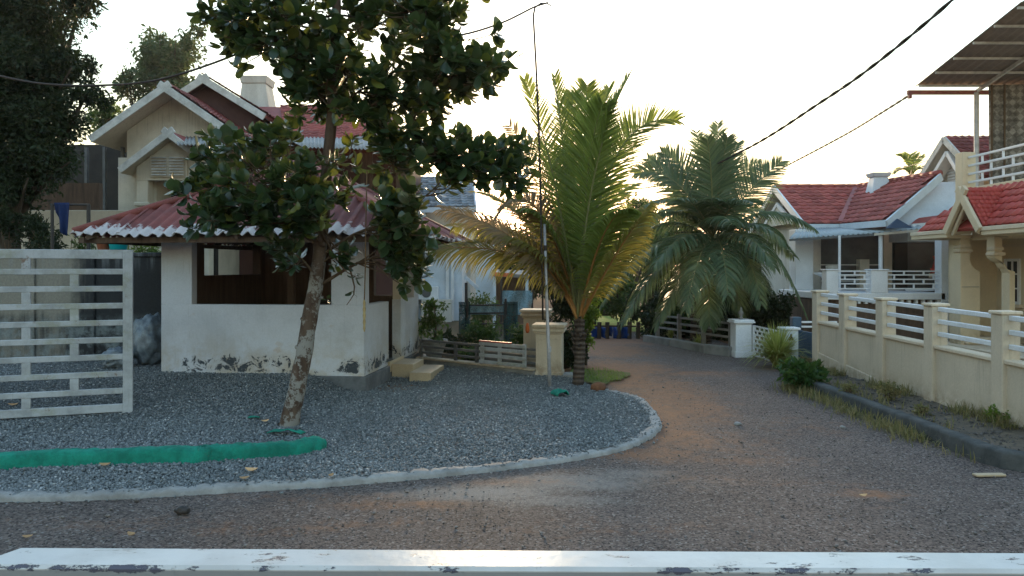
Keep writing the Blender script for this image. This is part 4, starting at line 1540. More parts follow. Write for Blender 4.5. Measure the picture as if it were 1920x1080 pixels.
# thin pole with hooked rod, holding up the cable
pY = 10.35
pole = thing('thin_pole', 'thin galvanised pole with a hooked black rod standing at the gravel edge', 'pole', P(1030, 716, pY))
MB().tube([P(1031, 724, pY), P(1028, 640, pY), P(1025, 560, pY), P(1021, 420, pY)], [.026, .024, .022, .019], 10).build('pipe', M['pipe'], pole, smooth=True)
MB().tube([P(1018, 600, pY - .02), P(1016, 480, pY - .03), P(1014, 380, pY - .02), P(1010, 230, pY), P(1005, 120, pY), P(1000, 30, pY), P(1003, 14, pY), P(1014, 6, pY), P(1026, 6, pY), P(1033, 11, pY)],
          [.012, .014, .015, .015, .014, .013, .012, .010, .009, .008], 7).build('rod', M['cable'], pole, smooth=True)
MB().tube([P(1030, 660, pY), P(1030, 650, pY)], .028, 10).build('clamp', M['pipe'], pole)
MB().tube([P(1023, 470, pY), P(1023, 460, pY)], .026, 10).build('clamp', M['cable'], pole)

def cable(name, label, pts, r, mat, n=70, twist=False):
    ln = curve_pts(pts, n)
    mb = MB()
    if twist:
        for ph in (0, math.pi):
            q = []
            s = 0
            for i, p in enumerate(ln):
                d = (ln[min(i + 1, n)] - ln[max(i - 1, 0)]).normalized()
                a = d.cross(Vector((0, 0, 1))).normalized()
                b = d.cross(a)
                s += (p - ln[max(i - 1, 0)]).length
                t = s * 9 + ph
                q.append(p + (a * math.cos(t) + b * math.sin(t)) * r * .75)
            mb.tube(q, r, 6)
    else:
        mb.tube(ln, r, 6)
    o = mb.build(name, M[mat], smooth=True, origin=ln[n // 2])
    return tag(o, label, 'cable', 'overhead cables')
cable('overhead_cable', 'black cable looping from the left edge through the jackfruit crown to the hooked rod',
      [P(-90, 118, 9.3), P(-20, 138, 9.1), P(80, 157, 8.9), (P(190, 160, 8.7)), P(300, 149, 8.5), P(430, 107, 8.2), P(540, 55, 8.0), P(628, 29, 7.8), P(700, 42, 8.2), P(790, 62, 8.8), P(860, 66, 9.2), P(940, 43, 9.8), P(1000, 14, 10.25), P(1027, 5, 10.35)], .012, 'cable', 90)
cable('overhead_cable', 'thick twisted dark cable running from behind the palms to the top right',
      [P(1165, 358, 26), P(1260, 342, 19), P(1400, 279, 14), P(1540, 191, 11.2), P(1640, 121, 9.7), P(1785, 0, 8.2), P(1960, -170, 7.0)], .0130, 'cable', 420, True)
cable('overhead_cable', 'thinner grey cable ending at the left tip of the canopy roof',
      [P(1420, 338, 30), P(1480, 308, 26), P(1580, 255, 22), P(1650, 213, 19), P(1712, 174, 17.2)], .017, 'cable_grey', 160, True)
cable('overhead_cable', 'faint thin wire above the red roof with the white chimney',
      [P(1500, 372, 34), P(1600, 342, 28), P(1690, 316, 23), P(1790, 285, 18.5)], .009, 'cable_grey', 40)
# ------------------------------------------------------------------ house on the left
lh = thing('gabled_house', 'beige two-gabled house with weathered white bargeboards and red tiles, behind the gatehouse', 'house', (-9, 20, 0))
bud = [300]
def gable_y(house, apex, lf, rf, y1, board=.17, mat='barge', thick=.10, tiles=None, tsz=(.26, .3), bt=.05, smat='beige', soff=.9):
    """roof whose gable faces the viewer: ridge runs +Y from apex"""
    A, L, R = Vector(apex), Vector(lf), Vector(rf)
    back = Vector((0, y1 - A.y, 0))
    out = []
    for e in (L, R):
        d = (e - A).normalized()
        yo = Vector((0, .004 if e is R else 0, 0))
        so_ = [p + Vector((0, .02, -thick * 1.22)) for p in (A, e)]
        fw = Vector((0, min(back.y, soff), 0))
        plane_roof(house, [so_[0], so_[1], so_[1] + fw, so_[0] + fw] if e is R else [so_[0], so_[0] + fw, so_[1] + fw, so_[1]], .02, M[smat], 'soffit')
        pl = plane_roof(house, [A, e, e + back, A + back] if e is R else [A, A + back, e + back, e], thick, M['redtile_old'])
        out.append(pl)
        n = Vector((-d.z, 0, d.x))
        if n.z < 0:
            n = -n
        o1 = A + Vector((0, -.03, -board * .5)) - n * 0
        MB().beam(A + yo + Vector((0, -.03, 0)) - n * (board / 2 - .01) - d * .12, e + yo + Vector((0, -.03, 0)) - n * (board / 2 - .01) + d * .03, bt, board, up=n).build('bargeboard', M[mat], house, bevel=.008)
        if tiles and (e is R or tiles == 'both'):
            ln = (A - e).length
            U = Vector((0, 1, 0)) if e is R else Vector((0, -1, 0))
            O = e if e is R else e + back
            tile_roof(pl, O + n * .01, U, (A - e), back.y, ln, tsz[0], tsz[1], M['redtile_old'], budget=bud)
    return out
def gwall_y(house, x0, x1, y0, y1, z0, A, sl, sr, mat, drop=.12, name='wall'):
    """wall block with gable top; A apex (x, z); sl, sr slopes"""
    pts = [(x0, z0), (x1, z0), (x1, A[1] - drop - sr * (x1 - A[0])), (A[0], A[1] - drop), (x0, A[1] - drop - sl * (A[0] - x0))]
    a = [(x, y0, z) for x, z in pts]
    b = [(x, y1, z) for x, z in pts]
    mb = MB()
    mb.add(a + b, [(0, 1, 2, 3, 4), (9, 8, 7, 6, 5)] + [(i, i + 5, (i + 1) % 5 + 5, (i + 1) % 5) for i in range(5)])
    return mb.build(name, M[mat], house)

A1, L1, R1_ = P(309, 157, 20), P(168, 256, 20), P(441, 248, 20)
gable_y(lh, A1, L1, R1_, 24.5, .19, tiles='R', tsz=(.25, .30), soff=4.4)
sl = (A1.z - L1.z) / (A1.x - L1.x)
sr = (A1.z - R1_.z) / (R1_.x - A1.x)
gwall_y(lh, (238 - 960) / F * 20.7, (403 - 960) / F * 20.7, 20.7, 24.4, 0, (A1.x, A1.z), sl, sr, 'beige', .16)
MB().tube([P(404, 237, 20.4), P(404, 262, 20.4)], .025, 8).build('drain_pipe', M['white'], lh)
A2, L2, R2_ = P(381, 142, 22.2), P(310, 188, 22.2), P(498, 214, 22.2)
gable_y(lh, A2, L2, R2_, 28, .20, tiles='R', tsz=(.27, .32), smat='maroon', soff=.4)
gwall_y(lh, A2.x - .9, R2_.x - .25, 22.55, 27.8, 0, (A2.x, A2.z), (A2.z - L2.z) / (A2.x - L2.x), (A2.z - R2_.z) / (R2_.x - A2.x), 'maroon', .2)
# small porch gable with louvre
A3, L3, R3_ = P(316, 244, 18.9), P(224, 314, 18.9), P(408, 314, 18.9)
gable_y(lh, A3, L3, R3_, 20.6, .16)
s3 = (A3.z - L3.z) / (A3.x - L3.x)
x0, x1 = (256 - 960) / F * 19.2, (392 - 960) / F * 19.2
zt = P(0, 338, 19.2).z
gwall_y(lh, x0, x1, 19.2, 19.45, zt, (A3.x, A3.z), s3, s3, 'beige', .16, 'porch_gable')
MB().box(x0, (277 - 960) / F * 19.2, 19.2, 19.5, 0, zt).build('porch_pier', M['beige'], lh, bevel=.01)
MB().box(x1 - .28, x1, 19.2, 19.5, 0, zt).build('porch_pier', M['beige'], lh, bevel=.01)
zc = P(0, 379, 19.2).z
MB().box(x0 - .05, (277 - 960) / F * 19.2 + .06, 19.15, 19.56, zc - .1, zc).build('pier_base', M['beige'], lh, bevel=.02)
MB().box((238 - 960) / F * 19.9, x0 - .0, 19.46, 20.68, 0, P(0, 300, 19.9).z).build('porch_side_wall', M['beige'], lh)
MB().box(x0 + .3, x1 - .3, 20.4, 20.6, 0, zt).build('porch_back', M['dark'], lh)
MB().box((292 - 960) / F * 19.9, (306 - 960) / F * 19.9, 19.52, 20.38, 0, zt + .1).build('porch_return', M['beige'], lh)
lv = MB().box((282 - 960) / F * 19.2, (352 - 960) / F * 19.2, 19.165, 19.198, P(0, 333, 19.2).z, P(0, 292, 19.2).z).build('louvre_frame', M['beige'], lh, bevel=.006)
for c0, c1 in ((286, 314), (319, 347)):
    for k in range(7):
        z = P(0, 329.5 - k * 5.3, 19.2).z
        a, b = (c0 - 960) / F * 19.2, (c1 - 960) / F * 19.2
        MB().hexa([(a, 19.12, z), (b, 19.12, z), (b, 19.16, z + .03), (a, 19.16, z + .03)], [(a, 19.12, z + .014), (b, 19.12, z + .014), (b, 19.16, z + .045), (a, 19.16, z + .045)]).build('louvre_slat', M['barge'], lv)
# corrugated awning
def corr(name, a0, a1, b0, b1, pitch, amp, mat, parent, m=3):
    """sheet between lower edge a0-a1 and upper edge b0-b1"""
    a0, a1, b0, b1 = map(Vector, (a0, a1, b0, b1))
    n = max(8, int((a1 - a0).length / pitch * 6))
    N = (a1 - a0).cross(b0 - a0).normalized()
    V, Fq = [], []
    for i in range(n + 1):
        t = i / n
        for j in range(m):
            s = j / (m - 1)
            p = a0.lerp(a1, t).lerp(b0.lerp(b1, t), s) + N * amp * math.cos(t * (a1 - a0).length / pitch * 6.283)
            V.append(tuple(p - OFF[parent.name]))
    for i in range(n):
        for j in range(m - 1):
            q = i * m + j
            Fq.append((q, q + m, q + m + 1, q + 1))
    me = np_mesh(name, np.array(V), np.array(Fq), M[mat], None, None, True)
    o = bpy.data.objects.new(name, me)
    COL.objects.link(o)
    o.parent = parent
    OFF[o.name] = OFF[parent.name]
    o.modifiers.new('thick', 'SOLIDIFY').thickness = .006
    return o
corr('awning_sheet', P(331, 271, 18.2), P(560, 275, 18.2), P(336, 256, 20.3), P(560, 258, 20.3), .09, .02, 'zinc', lh)
corr('awning_sheet', P(561, 276, 18.4), P(775, 282, 18.4), P(561, 257, 21.4), P(775, 262, 21.4), .09, .02, 'zinc', lh)
# right wing: tiled slope towards the viewer
e0, e1, r0, r1 = P(470, 262, 21.6), P(770, 262, 21.6), P(470, 200, 25), P(722, 202, 25)
rw = plane_roof(lh, [e0, e1, r1, r0], .1, M['redtile'])
tile_roof(rw, e0 + Vector((0, -.02, .01)), (1, 0, 0), r0 - e0, (e1 - e0).length, (r0 - e0).length, .24, .27, M['redtile'],
          clip=lambda u, v: u < (e1 - e0).length - .7 * v / (r0 - e0).length - .05 and u > 1.0, budget=bud)
MB().beam(e0 + Vector((0, -.06, -.08)), e1 + Vector((0, -.06, -.08)), .05, .16).build('fascia', M['white'], lh, bevel=.005)
MB().box(e0.x, e1.x - .35, 22.2, 27, 0, e0.z - .05).build('wing_wall', M['maroon'], lh)
for px in (600, 676, 742):
    MB().box((px - 960) / F * 22.1, (px + 22 - 960) / F * 22.1, 22.12, 22.19, 2.2, e0.z - .3).build('wing_pillar', M['brown'], lh)
# chimney
def chimney(house, c, y, px0, px1, tpx0, tpx1, pyb, pyt, cap, mat, dep):
    def X(px): return (px - 960) / F * y
    zb_, zt_ = P(0, pyb, y).z, P(0, pyt, y).z
    b = [(X(px0), y, zb_), (X(px1), y, zb_), (X(px1), y + dep, zb_), (X(px0), y + dep, zb_)]
    i = .07
    t = [(X(tpx0), y + i, zt_), (X(tpx1), y + i, zt_), (X(tpx1), y + dep - i, zt_), (X(tpx0), y + dep - i, zt_)]
    ch = MB().hexa(b, t).build('chimney', M[mat], house, bevel=.012)
    ct = P(0, cap, y).z
    o = .07
    MB().hexa([(X(tpx0) - o * .4, y - o * .4 + i, zt_ + .002), (X(tpx1) + o * .4, y - o * .4 + i, zt_ + .002), (X(tpx1) + o * .4, y + dep + o * .4 - i, zt_ + .002), (X(tpx0) - o * .4, y + dep + o * .4 - i, zt_ + .002)],
              [(X(tpx0) - o, y - o + i, ct), (X(tpx1) + o, y - o + i, ct), (X(tpx1) + o, y + dep + o - i, ct), (X(tpx0) - o, y + dep + o - i, ct)]).build('chimney_cap', M[mat], ch, bevel=.012)
chimney(lh, None, 25.5, 443, 508, 452, 496, 225, 155, 141, 'housewhite', .95)
# dark veranda and terrace at its left
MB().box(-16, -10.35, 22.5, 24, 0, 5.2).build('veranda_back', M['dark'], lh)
for px in (158, 192, 226):
    MB().box((px - 960) / F * 21, (px + 5 - 960) / F * 21, 21, 21.1, 0, 4.9).build('veranda_post', M['darkgrey'], lh)
MB().box((0 - 960) / F * 17.5 - 3, (186 - 960) / F * 17.5, 17.5, 17.65, P(0, 394, 17.5).z, P(0, 343, 17.5).z).build('veranda_screen', M['brown'], lh)
MB().box(-15, (300 - 960) / F * 16.6, 16.6, 16.85, 0, P(0, 394, 16.6).z).build('terrace_wall', M['beige'], lh, bevel=.01)

# ------------------------------------------------------------------ grey-roofed white house (middle distance)
wh = thing('white_house', 'white house with a blue-grey tiled roof behind the young coconut palm', 'house', (-3, 27, 0))
e0, e1, r0, r1 = P(640, 388, 25.5), P(892, 388, 25.5), P(650, 333, 28), P(886, 333, 28)
rf = plane_roof(wh, [e0, e1, r1, r0], .1, M['greytile'])
tile_roof(rf, e0 + Vector((0, -.02, .01)), (1, 0, 0), r0 - e0, e1.x - e0.x, (r0 - e0).length, .21, .22, M['greytile'], clip=lambda u, v: u > 1.6)
MB().beam(e0 + Vector((0, -.05, -.1)), e1 + Vector((.03, -.05, -.1)), .05, .17).build('fascia', M['bluewhite'], wh)
MB().beam(e1 + Vector((.0, 0, .0)), r1 + Vector((.0, 0, .0)), .06, .16).build('bargeboard', M['bluewhite'], wh)
MB().box(e0.x + .2, e1.x - .2, 26.1, 31, 0, e0.z - .02).build('wall', M['housewhite'], wh)
MB().box(P(600, 0, 23.6).x, (866 - 960) / F * 23.6, 23.6, 26.0, 0, P(0, 425, 23.6).z).build('annex_wall', M['bluewhite'], wh)
MB().box((836 - 960) / F * 23.5, (842 - 960) / F * 23.5, 23.5, 23.58, 0, 2.6).build('down_pipe', M['white'], wh)
MB().box((846 - 960) / F * 23.4, (851 - 960) / F * 23.4, 23.4, 23.48, 0, 2.6).build('down_pipe', M['white'], wh)
MB().box((790 - 960) / F * 23.0, (846 - 960) / F * 23.0, 23.0, 23.57, 0, P(0, 562, 23).z).build('porch_wall', M['housewhite'], wh)
MB().box((892 - 960) / F * 21.4, (928 - 960) / F * 21.4, 21.4, 21.44, P(0, 590, 21.4).z, P(0, 455, 21.4).z).build('blue_side_panel', M['bluewhite'], wh)
ac = thing('air_conditioner', 'white air conditioner unit on the wall of the white house', 'air conditioner', P(805, 550, 23.5))
p = P(804, 549, 23.5)
MB().box(p.x - .3, p.x + .3, 23.3, 23.58, p.z - .2, p.z + .2).build('casing', M['white'], ac, bevel=.015)
MB().tube([(p.x - .05, 23.296, p.z), (p.x - .05, 23.27, p.z)], .14, 14).build('fan_grille', M['darkgrey'], ac)
MB().box(p.x - .32, p.x + .32, 23.28, 23.59, p.z - .25, p.z - .205).build('bracket', M['darkgrey'], ac)
sh = thing('garden_shed', 'open lean-to shed with an orange-edged roof beyond the garden', 'shed', (-.2, 22, 0))
MB().hexa([P(926, 519, 20.5), P(992, 521, 20.5), P(990, 512, 22.5), P(926, 510, 22.5)], [P(926, 513, 20.5), P(992, 515, 20.5), P(990, 507, 22.5), P(926, 505, 22.5)]).build('roof', M['old_concrete'], sh)
MB().beam(P(928, 514, 20.45), P(962, 516, 20.45), .04, .10).build('orange_edging', M['orange'], sh)
MB().box(P(926, 0, 22.3).x, P(992, 0, 22.3).x, 22.3, 22.4, 0, 1.5).build('back_wall', M['brown'], sh)
for px in (927, 988):
    MB().box(P(px, 0, 20.6).x - .04, P(px, 0, 20.6).x + .04, 20.6, 20.68, 0, 1.4).build('post', M['bluewhite'], sh)

# ------------------------------------------------------------------ garden fence, pillars, nets
fa, fb = Vector((-1.55, 12.95, 0)), Vector((.36, 11.42, 0))
fd = (fb - fa).normalized()
fl = (fb - fa).length
gf = thing('garden_fence', 'low garden wall with three dark rails between the gatehouse and the cream pillar', 'fence', fa)
fn = Vector((-fd.y, fd.x, 0))
MB().obox(fa, fd, fn, 0, fl, -.07, .07, -.1, .115).build('low_wall', M['old_concrete'], gf, bevel=.01)
MB().obox(fa, fd, fn, 0, fl, -.09, .09, .117, .145).build('coping', M['cream_wall'], gf, bevel=.006)
for z in (.22, .32, .42):
    MB().beam(fa + fd * .0 + Vector((0, 0, z)), fb + Vector((0, 0, z)), .035, .035).build('rail', M['darkgrey'], gf)
for s in (.02, .8, 1.25):
    MB().obox(fa, fd, fn, s, s + .05, -.02, .02, .145, .44).build('post', M['darkgrey'], gf)
wg = thing('picket_panel', 'short weathered white slatted panel in front of the garden rails with a red top edge', 'fence panel', fa + fd * 1.6)
gs = 1.42
for k, z in enumerate((.185, .285, .385, .465)):
    MB().obox(fa, fd, fn, gs, fl - .12, -.115, -.085, z - .025, z + .025).build('slat', M['gate'], wg, bevel=.004)
for s in (gs - .0, gs + .35, fl - .2):
    MB().obox(fa, fd, fn, s, s + .06, -.084, -.05, .15, .50).build('upright', M['gate'], wg, bevel=.004)
MB().obox(fa, fd, fn, gs, fl - .4, -.118, -.082, .492, .512).build('top_strip', M['redpaint'], wg)

def pillar(name, label, c, w, h, cap, mat, ang=0.0, finial=False, panel=True):
    t = thing(name, label, 'pillar', c)
    U = Vector((math.cos(ang), math.sin(ang), 0))
    V = Vector((-U.y, U.x, 0))
    a = w / 2
    MB().obox(c, U, V, -a, a, -a, a, -.1, h).build('shaft', M[mat], t, bevel=.008)
    MB().obox(c, U, V, -a - .012, a + .012, -a - .012, a + .012, -.1, .10).build('base', M[mat], t, bevel=.008)
    z = h
    for k, (e, dz) in enumerate(cap):
        MB().obox(c, U, V, -a - e, a + e, -a - e, a + e, z + .001, z + dz).build('cap', M[mat], t, bevel=.008)
        z += dz
    if panel:
        for s0, s1, z0, z1 in ((-a + .04, -a + .06, .14, h - .06), (a - .06, a - .04, .14, h - .06), (-a + .06, a - .06, h - .08, h - .06), (-a + .06, a - .06, .14, .16)):
            MB().obox(c, U, V, s0, s1, -a - .012, -a, z0, z1).build('moulding', M[mat], t)
    if finial:
        MB().lathe(Vector(c) + Vector((0, 0, z)), [(.03, 0), (.045, .02), (.02, .05), (.035, .09), (.05, .12), (.03, .15), (.015, .18), (.022, .20), (.004, .225)], 10).build('finial', M['old_concrete'], t, smooth=True)
    return t
pillar('garden_pillar', 'cream moulded pillar at the garden corner behind the thin pole', Vector((.565, 11.55, 0)), .38, .66, [(.02, .03), (.045, .045), (.03, .02), (.055, .045)], 'cream_wall', -.15)
pillar('garden_pillar', 'second cream pillar standing behind the front moulded pillar', Vector((.42, 13.3, 0)), .40, .78, [(.02, .03), (.05, .045), (.03, .02), (.06, .045)], 'cream_wall', -.15, panel=False)
MB().box(.70, .98, 11.4, 11.75, -.02, .05).build('pillar_footing', M['concrete'])
tag(bpy.data.objects['pillar_footing'], 'low concrete block between the cream pillar and the palm trunk', 'block')
mb = MB().lathe((.245, 12.25, .60), [(.02, 0), (.034, .04), (.03, .10), (.02, .14), (.012, .16)], 10)
tag(mb.build('lantern', M['orange'], smooth=True, origin=(.245, 12.25, .6)), 'small orange lamp hanging beside the cream pillars', 'lantern')

nf = thing('net_fence', 'dark green shade-net fence standing in the garden beds', 'fence', P(905, 640, 15.2))
for px0, px1 in ((860, 882), (944, 971)):
    V, Fq = [], []
    for i in range(13):
        for j in range(9):
            a = P(px0 + (px1 - px0) * i / 12, 566 + 76 * j / 8, 15.2)
            a.y += .06 * math.sin(i * .9 + j * .3) + .05 * math.sin(j)
            V.append(tuple(a - OFF[nf.name]))
    for i in range(12):
        for j in range(8):
            q = i * 9 + j
            Fq.append((q, q + 1, q + 10, q + 9))
    me = np_mesh('net_sheet', np.array(V), np.array(Fq), M['net'], None, None, True)
    o = bpy.data.objects.new('net_sheet', me)
    COL.objects.link(o)
    o.parent = nf
for py in (573, 588, 608):
    MB().tube([P(862, py, 15.3), P(968, py - 2, 15.3)], .016, 6).build('rail', M['darkiron'], nf)
for px in (876, 948):
    MB().tube([P(px, 660, 15.25), P(px, 560, 15.25)], .025, 7).build('post', M['darkiron'], nf)
V, Fq = [], []
for i in range(17):
    for j in range(5):
        a = P(882 + 62 * i / 16, 574 + 16 * j / 4, 15.34)
        a.y += .03 * math.sin(i * 1.3)
        V.append(tuple(a - OFF[nf.name]))
for i in range(16):
    for j in range(4):
        q = i * 5 + j
        Fq.append((q, q + 1, q + 6, q + 5))
me = np_mesh('pale_net', np.array(V), np.array(Fq), M['net_pale'], None, None, True)
o = bpy.data.objects.new('pale_net', me)
COL.objects.link(o)
o.parent = nf
hn = thing('net_screen', 'pale blue-grey net screen hung below the shed roof', 'net', P(965, 575, 18.5))
V, Fq = [], []
for i in range(13):
    for j in range(6):
        a = P(940 + 58 * i / 12, 545 + 45 * j / 5, 18.5)
        a.y += .06 * math.sin(i * .8 + j)
        V.append(tuple(a - OFF[hn.name]))
for i in range(12):
    for j in range(5):
        q = i * 6 + j
        Fq.append((q, q + 1, q + 7, q + 6))
me = np_mesh('net_sheet', np.array(V), np.array(Fq), M['net_pale'], None, None, True)
o = bpy.data.objects.new('net_sheet', me)
COL.objects.link(o)
o.parent = hn
for px in (940, 998):
    MB().tube([P(px, 640, 18.5), P(px, 505, 18.5)], .025, 7).build('post', M['darkiron'], hn)
t_ = thing('iron_post', 'tall dark iron post with a lamp arm left of the net fence', 'post', P(873, 650, 16))
MB().tube([P(874, 665, 16), P(874, 530, 16)], .03, 8).build('shaft', M['darkiron'], t_)
MB().beam(P(872, 519, 16), P(896, 541, 16), .05, .07).build('arm', M['bluewhite'], t_)

# potted plant and garden planting
pot = thing('potted_plant', 'leafy plant in a wide pale pot beside the gatehouse door corner', 'potted plant', P(814, 690, 13.4))
c = OFF['potted_plant']
MB().lathe((c.x, c.y, 0), [(.10, 0), (.12, .06), (.20, .30), (.235, .36), (.235, .39), (.20, .385), (.18, .34)], 16).build('pot', M['concrete'], pot, smooth=True)
MB().tube([(c.x, c.y, .3), (c.x + .03, c.y, .6), (c.x, c.y, 1.0)], [.02, .014, .007], 6).build('stem', M['twig'], pot)
leaf_cloud('foliage', [(c.x, c.y, .62, .30, .25, .25), (c.x + .05, c.y, .98, .22, .2, .14), (c.x - .1, c.y, .85, .2, .2, .2)], 750, (.06, .12), M['shrubleaf'], pot, 10)
for k, (px, py, Y, r, h, n, lab, m) in enumerate([
        (905, 660, 14.6, .42, .62, 1500, 'dark leafy bush behind the garden rails, in front of the net fence', 'shrubleaf'),
        (845, 668, 14.3, .34, .42, 900, 'low dark bush right of the potted plant behind the rails', 'darkleaf'),
        (985, 660, 14.2, .30, .60, 800, 'narrow green bush between the net fence and the second pillar', 'shrubleaf'),
        (940, 672, 14.0, .32, .30, 700, 'low reddish-green ground plant behind the white slatted panel', 'backleaf'),
        (880, 678, 13.7, .34, .24, 600, 'lowest creeping plant directly behind the dark rails', 'backleaf'),
        (915, 640, 16.5, .5, 1.1, 1500, 'tall loose bush behind the net fence rails', 'backleaf')]):
    shrub('garden_bush', lab, P(px, 0, Y) * Vector((1, 1, 0)), r, h, n, (.05, .11), m, 'bush')

# ------------------------------------------------------------------ hedge, far planting, blue fence, sky line trees
def pblob(px, py, rx, ry, Y, d, w=None):
    c = P(px, py, Y)
    b = (c.x, c.y, c.z, rx / F * Y, d, ry / F * Y)
    return b + ((w,) if w else ())
tree('hedge_tree', 'dense dark rounded shrub tree behind the cream pillars', P(1062, 0, 12.6) * Vector((1, 1, 0)), 1.2,
     [pblob(1060, 560, 34, 62, 12.6, .35), pblob(1080, 640, 28, 60, 12.7, .3), pblob(1052, 640, 26, 58, 12.6, .3), pblob(1030, 520, 34, 34, 12.9, .3)], 6500, (.05, .10), 'darkleaf', .06, cat='shrub', shell=.3)
tree('yellow_green_bush', 'yellow-green bush right behind the palm trunk', P(1098, 0, 12.9) * Vector((1, 1, 0)), .9,  # bush built with the lighter yellow-green leaf material
     [pblob(1100, 620, 12, 55, 12.9, .2), pblob(1108, 585, 18, 34, 12.9, .25), pblob(1098, 545, 20, 26, 12.9, .25)], 1600, (.05, .09), 'brightleaf', .03, cat='bush', shell=.3)

bf = thing('tarpaulin_fence', 'blue tarpaulin fence on dark posts across the far end of the lane', 'fence', P(1135, 640, 17.8))
for i, (a, b) in enumerate(((1094, 1122), (1124, 1148), (1150, 1178))):
    V, Fq = [], []
    for k in range(9):
        for j in range(5):
            q = P(a + (b - a) * k / 8, 612 + (27 if i != 1 else 20) * j / 4, 17.8)
            q.y += .07 * math.sin(k * 1.1 + i) + .04 * math.sin(j * 1.7 + k)
            q.z += .02 * math.sin(k * .9 + i * 2)
            V.append(tuple(q - OFF[bf.name]))
    for k in range(8):
        for j in range(4):
            q = k * 5 + j
            Fq.append((q, q + 1, q + 6, q + 5))
    me = np_mesh('tarpaulin', np.array(V), np.array(Fq), M['bluetarp'], None, None, True)
    o = bpy.data.objects.new('tarpaulin', me)
    COL.objects.link(o)
    o.parent = bf
    o.modifiers.new('thick', 'SOLIDIFY').thickness = .006
for px in (1094, 1123, 1138, 1160, 1180, 1196):
    MB().tube([P(px, 644, 17.75), P(px + 1, 604, 17.75)], .05, 7).build('post', M['darkbark'], bf)
MB().tube([P(1090, 611, 17.72), P(1200, 612, 17.72)], .02, 6).build('rail', M['darkbark'], bf)

def canopy_tree(lab, px, top, Y, w, mat, n, base_r=.14, size=(.12, .26), low=600, nb=7, name='background_tree', group='trees beyond the lane'):
    bl = []
    for i in range(nb):
        a = random.uniform(-1, 1)
        yy = random.uniform(.12, .8)
        py = top + (low - top) * yy * .8
        k = 1 - abs(a) * .4
        bl.append(pblob(px + a * w * .7, py, w * .42 * k, (low - top) * .22, Y + random.uniform(-1, 1), w / F * Y * .4))
    bl.append(pblob(px, top + (low - top) * .2, w * .45, (low - top) * .2, Y, w / F * Y * .4))
    b = P(px, 0, Y)
    tree(name, lab, (b.x, b.y, 0), P(0, top, Y).z, bl, n, size, mat, base_r, group=group, clumps=16)
canopy_tree('hazy rounded tree behind the grey roof and the sun glow', 915, 405, 36, 60, 'hazeleaf', 4000)
canopy_tree('feathery tree far behind the young coconut palm, left of its crown', 1000, 395, 40, 70, 'hazeleaf', 4500)
canopy_tree('round green tree showing between the two coconut palms', 1195, 368, 34, 62, 'backleaf', 5500)
canopy_tree('pale tree top just left of the grey-green palm crown', 1262, 385, 42, 60, 'hazeleaf', 4500)
canopy_tree('dark tree standing behind the grey-green coconut palm', 1335, 420, 30, 90, 'darkleaf', 6500)
canopy_tree('dark tree between the grey-green palm and the red-roofed porch house', 1415, 430, 24, 55, 'darkleaf', 5000)
canopy_tree('medium tree over the blue tarpaulin fence', 1135, 450, 26, 60, 'backleaf', 5500)
canopy_tree('low yellow-green tree left of the blue tarpaulin fence', 1110, 520, 22, 34, 'brightleaf', 2600, .08, (.10, .18))
canopy_tree('low dense bush tree right of the blue tarpaulin fence', 1215, 520, 19.5, 50, 'darkleaf', 5500, .08, (.10, .18), 640)
canopy_tree('bushy tree under the left drooping fronds of the grey-green palm', 1255, 560, 18, 36, 'shrubleaf', 3600, .05, (.07, .14), 650)
canopy_tree('tall tree rising behind the beige gabled house', 300, 66, 32, 105, 'hazeleaf', 9000, .2, (.16, .30), 330, 9)
canopy_tree('small tree filling the gap between the dark tree and the beige gable', 205, 175, 24, 50, 'backleaf', 3600, .1, (.10, .2), 420, 6)

canopy_tree('leafy green tree right behind the blue tarpaulin fence, left part', 1112, 500, 20.5, 34, 'shrubleaf', 3600, .07, (.08, .16), 620)
canopy_tree('dark leafy tree right behind the blue tarpaulin fence, right part', 1165, 515, 21.5, 40, 'backleaf', 3600, .07, (.08, .16), 622)
canopy_tree('broad dark tree filling the gap between the two coconut palms', 1230, 415, 28, 70, 'backleaf', 6500)
canopy_tree('wide hazy tree low behind the young coconut palm trunk', 1060, 425, 31, 80, 'backleaf', 6500)
canopy_tree('dark tree beside the left gable of the red-roofed porch house', 1450, 470, 26, 50, 'darkleaf', 5000)
canopy_tree('dense dark tree behind the garden shed and the net screen', 985, 440, 26, 60, 'darkleaf', 5500, .1, (.10, .2), 620)
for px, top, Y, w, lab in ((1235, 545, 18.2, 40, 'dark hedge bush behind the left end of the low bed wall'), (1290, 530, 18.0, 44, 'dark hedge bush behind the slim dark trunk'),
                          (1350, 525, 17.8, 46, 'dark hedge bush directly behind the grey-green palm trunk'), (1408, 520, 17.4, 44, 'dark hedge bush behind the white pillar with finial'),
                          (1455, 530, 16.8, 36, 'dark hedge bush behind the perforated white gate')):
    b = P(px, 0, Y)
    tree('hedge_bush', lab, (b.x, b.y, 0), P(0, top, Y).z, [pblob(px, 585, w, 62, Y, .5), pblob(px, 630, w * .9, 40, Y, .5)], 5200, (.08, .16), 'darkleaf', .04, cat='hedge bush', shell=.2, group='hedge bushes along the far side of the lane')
# wooded skyline beyond everything
bl = []
for i in range(70):
    x = -70 + 140 * i / 69 + random.uniform(-1, 1)
    h = random.uniform(4.0, 6.5)
    bl.append((x, 72 + random.uniform(-6, 8), h * .45, 2.4, 2.5, h * .55))
o = leaf_cloud('distant_woodland', bl, 70000, (.3, .65), M['hazeleaf'], None, 8, kind='stuff', shell=.3)

# thin evening haze over the whole place
hz = NT('haze_air')

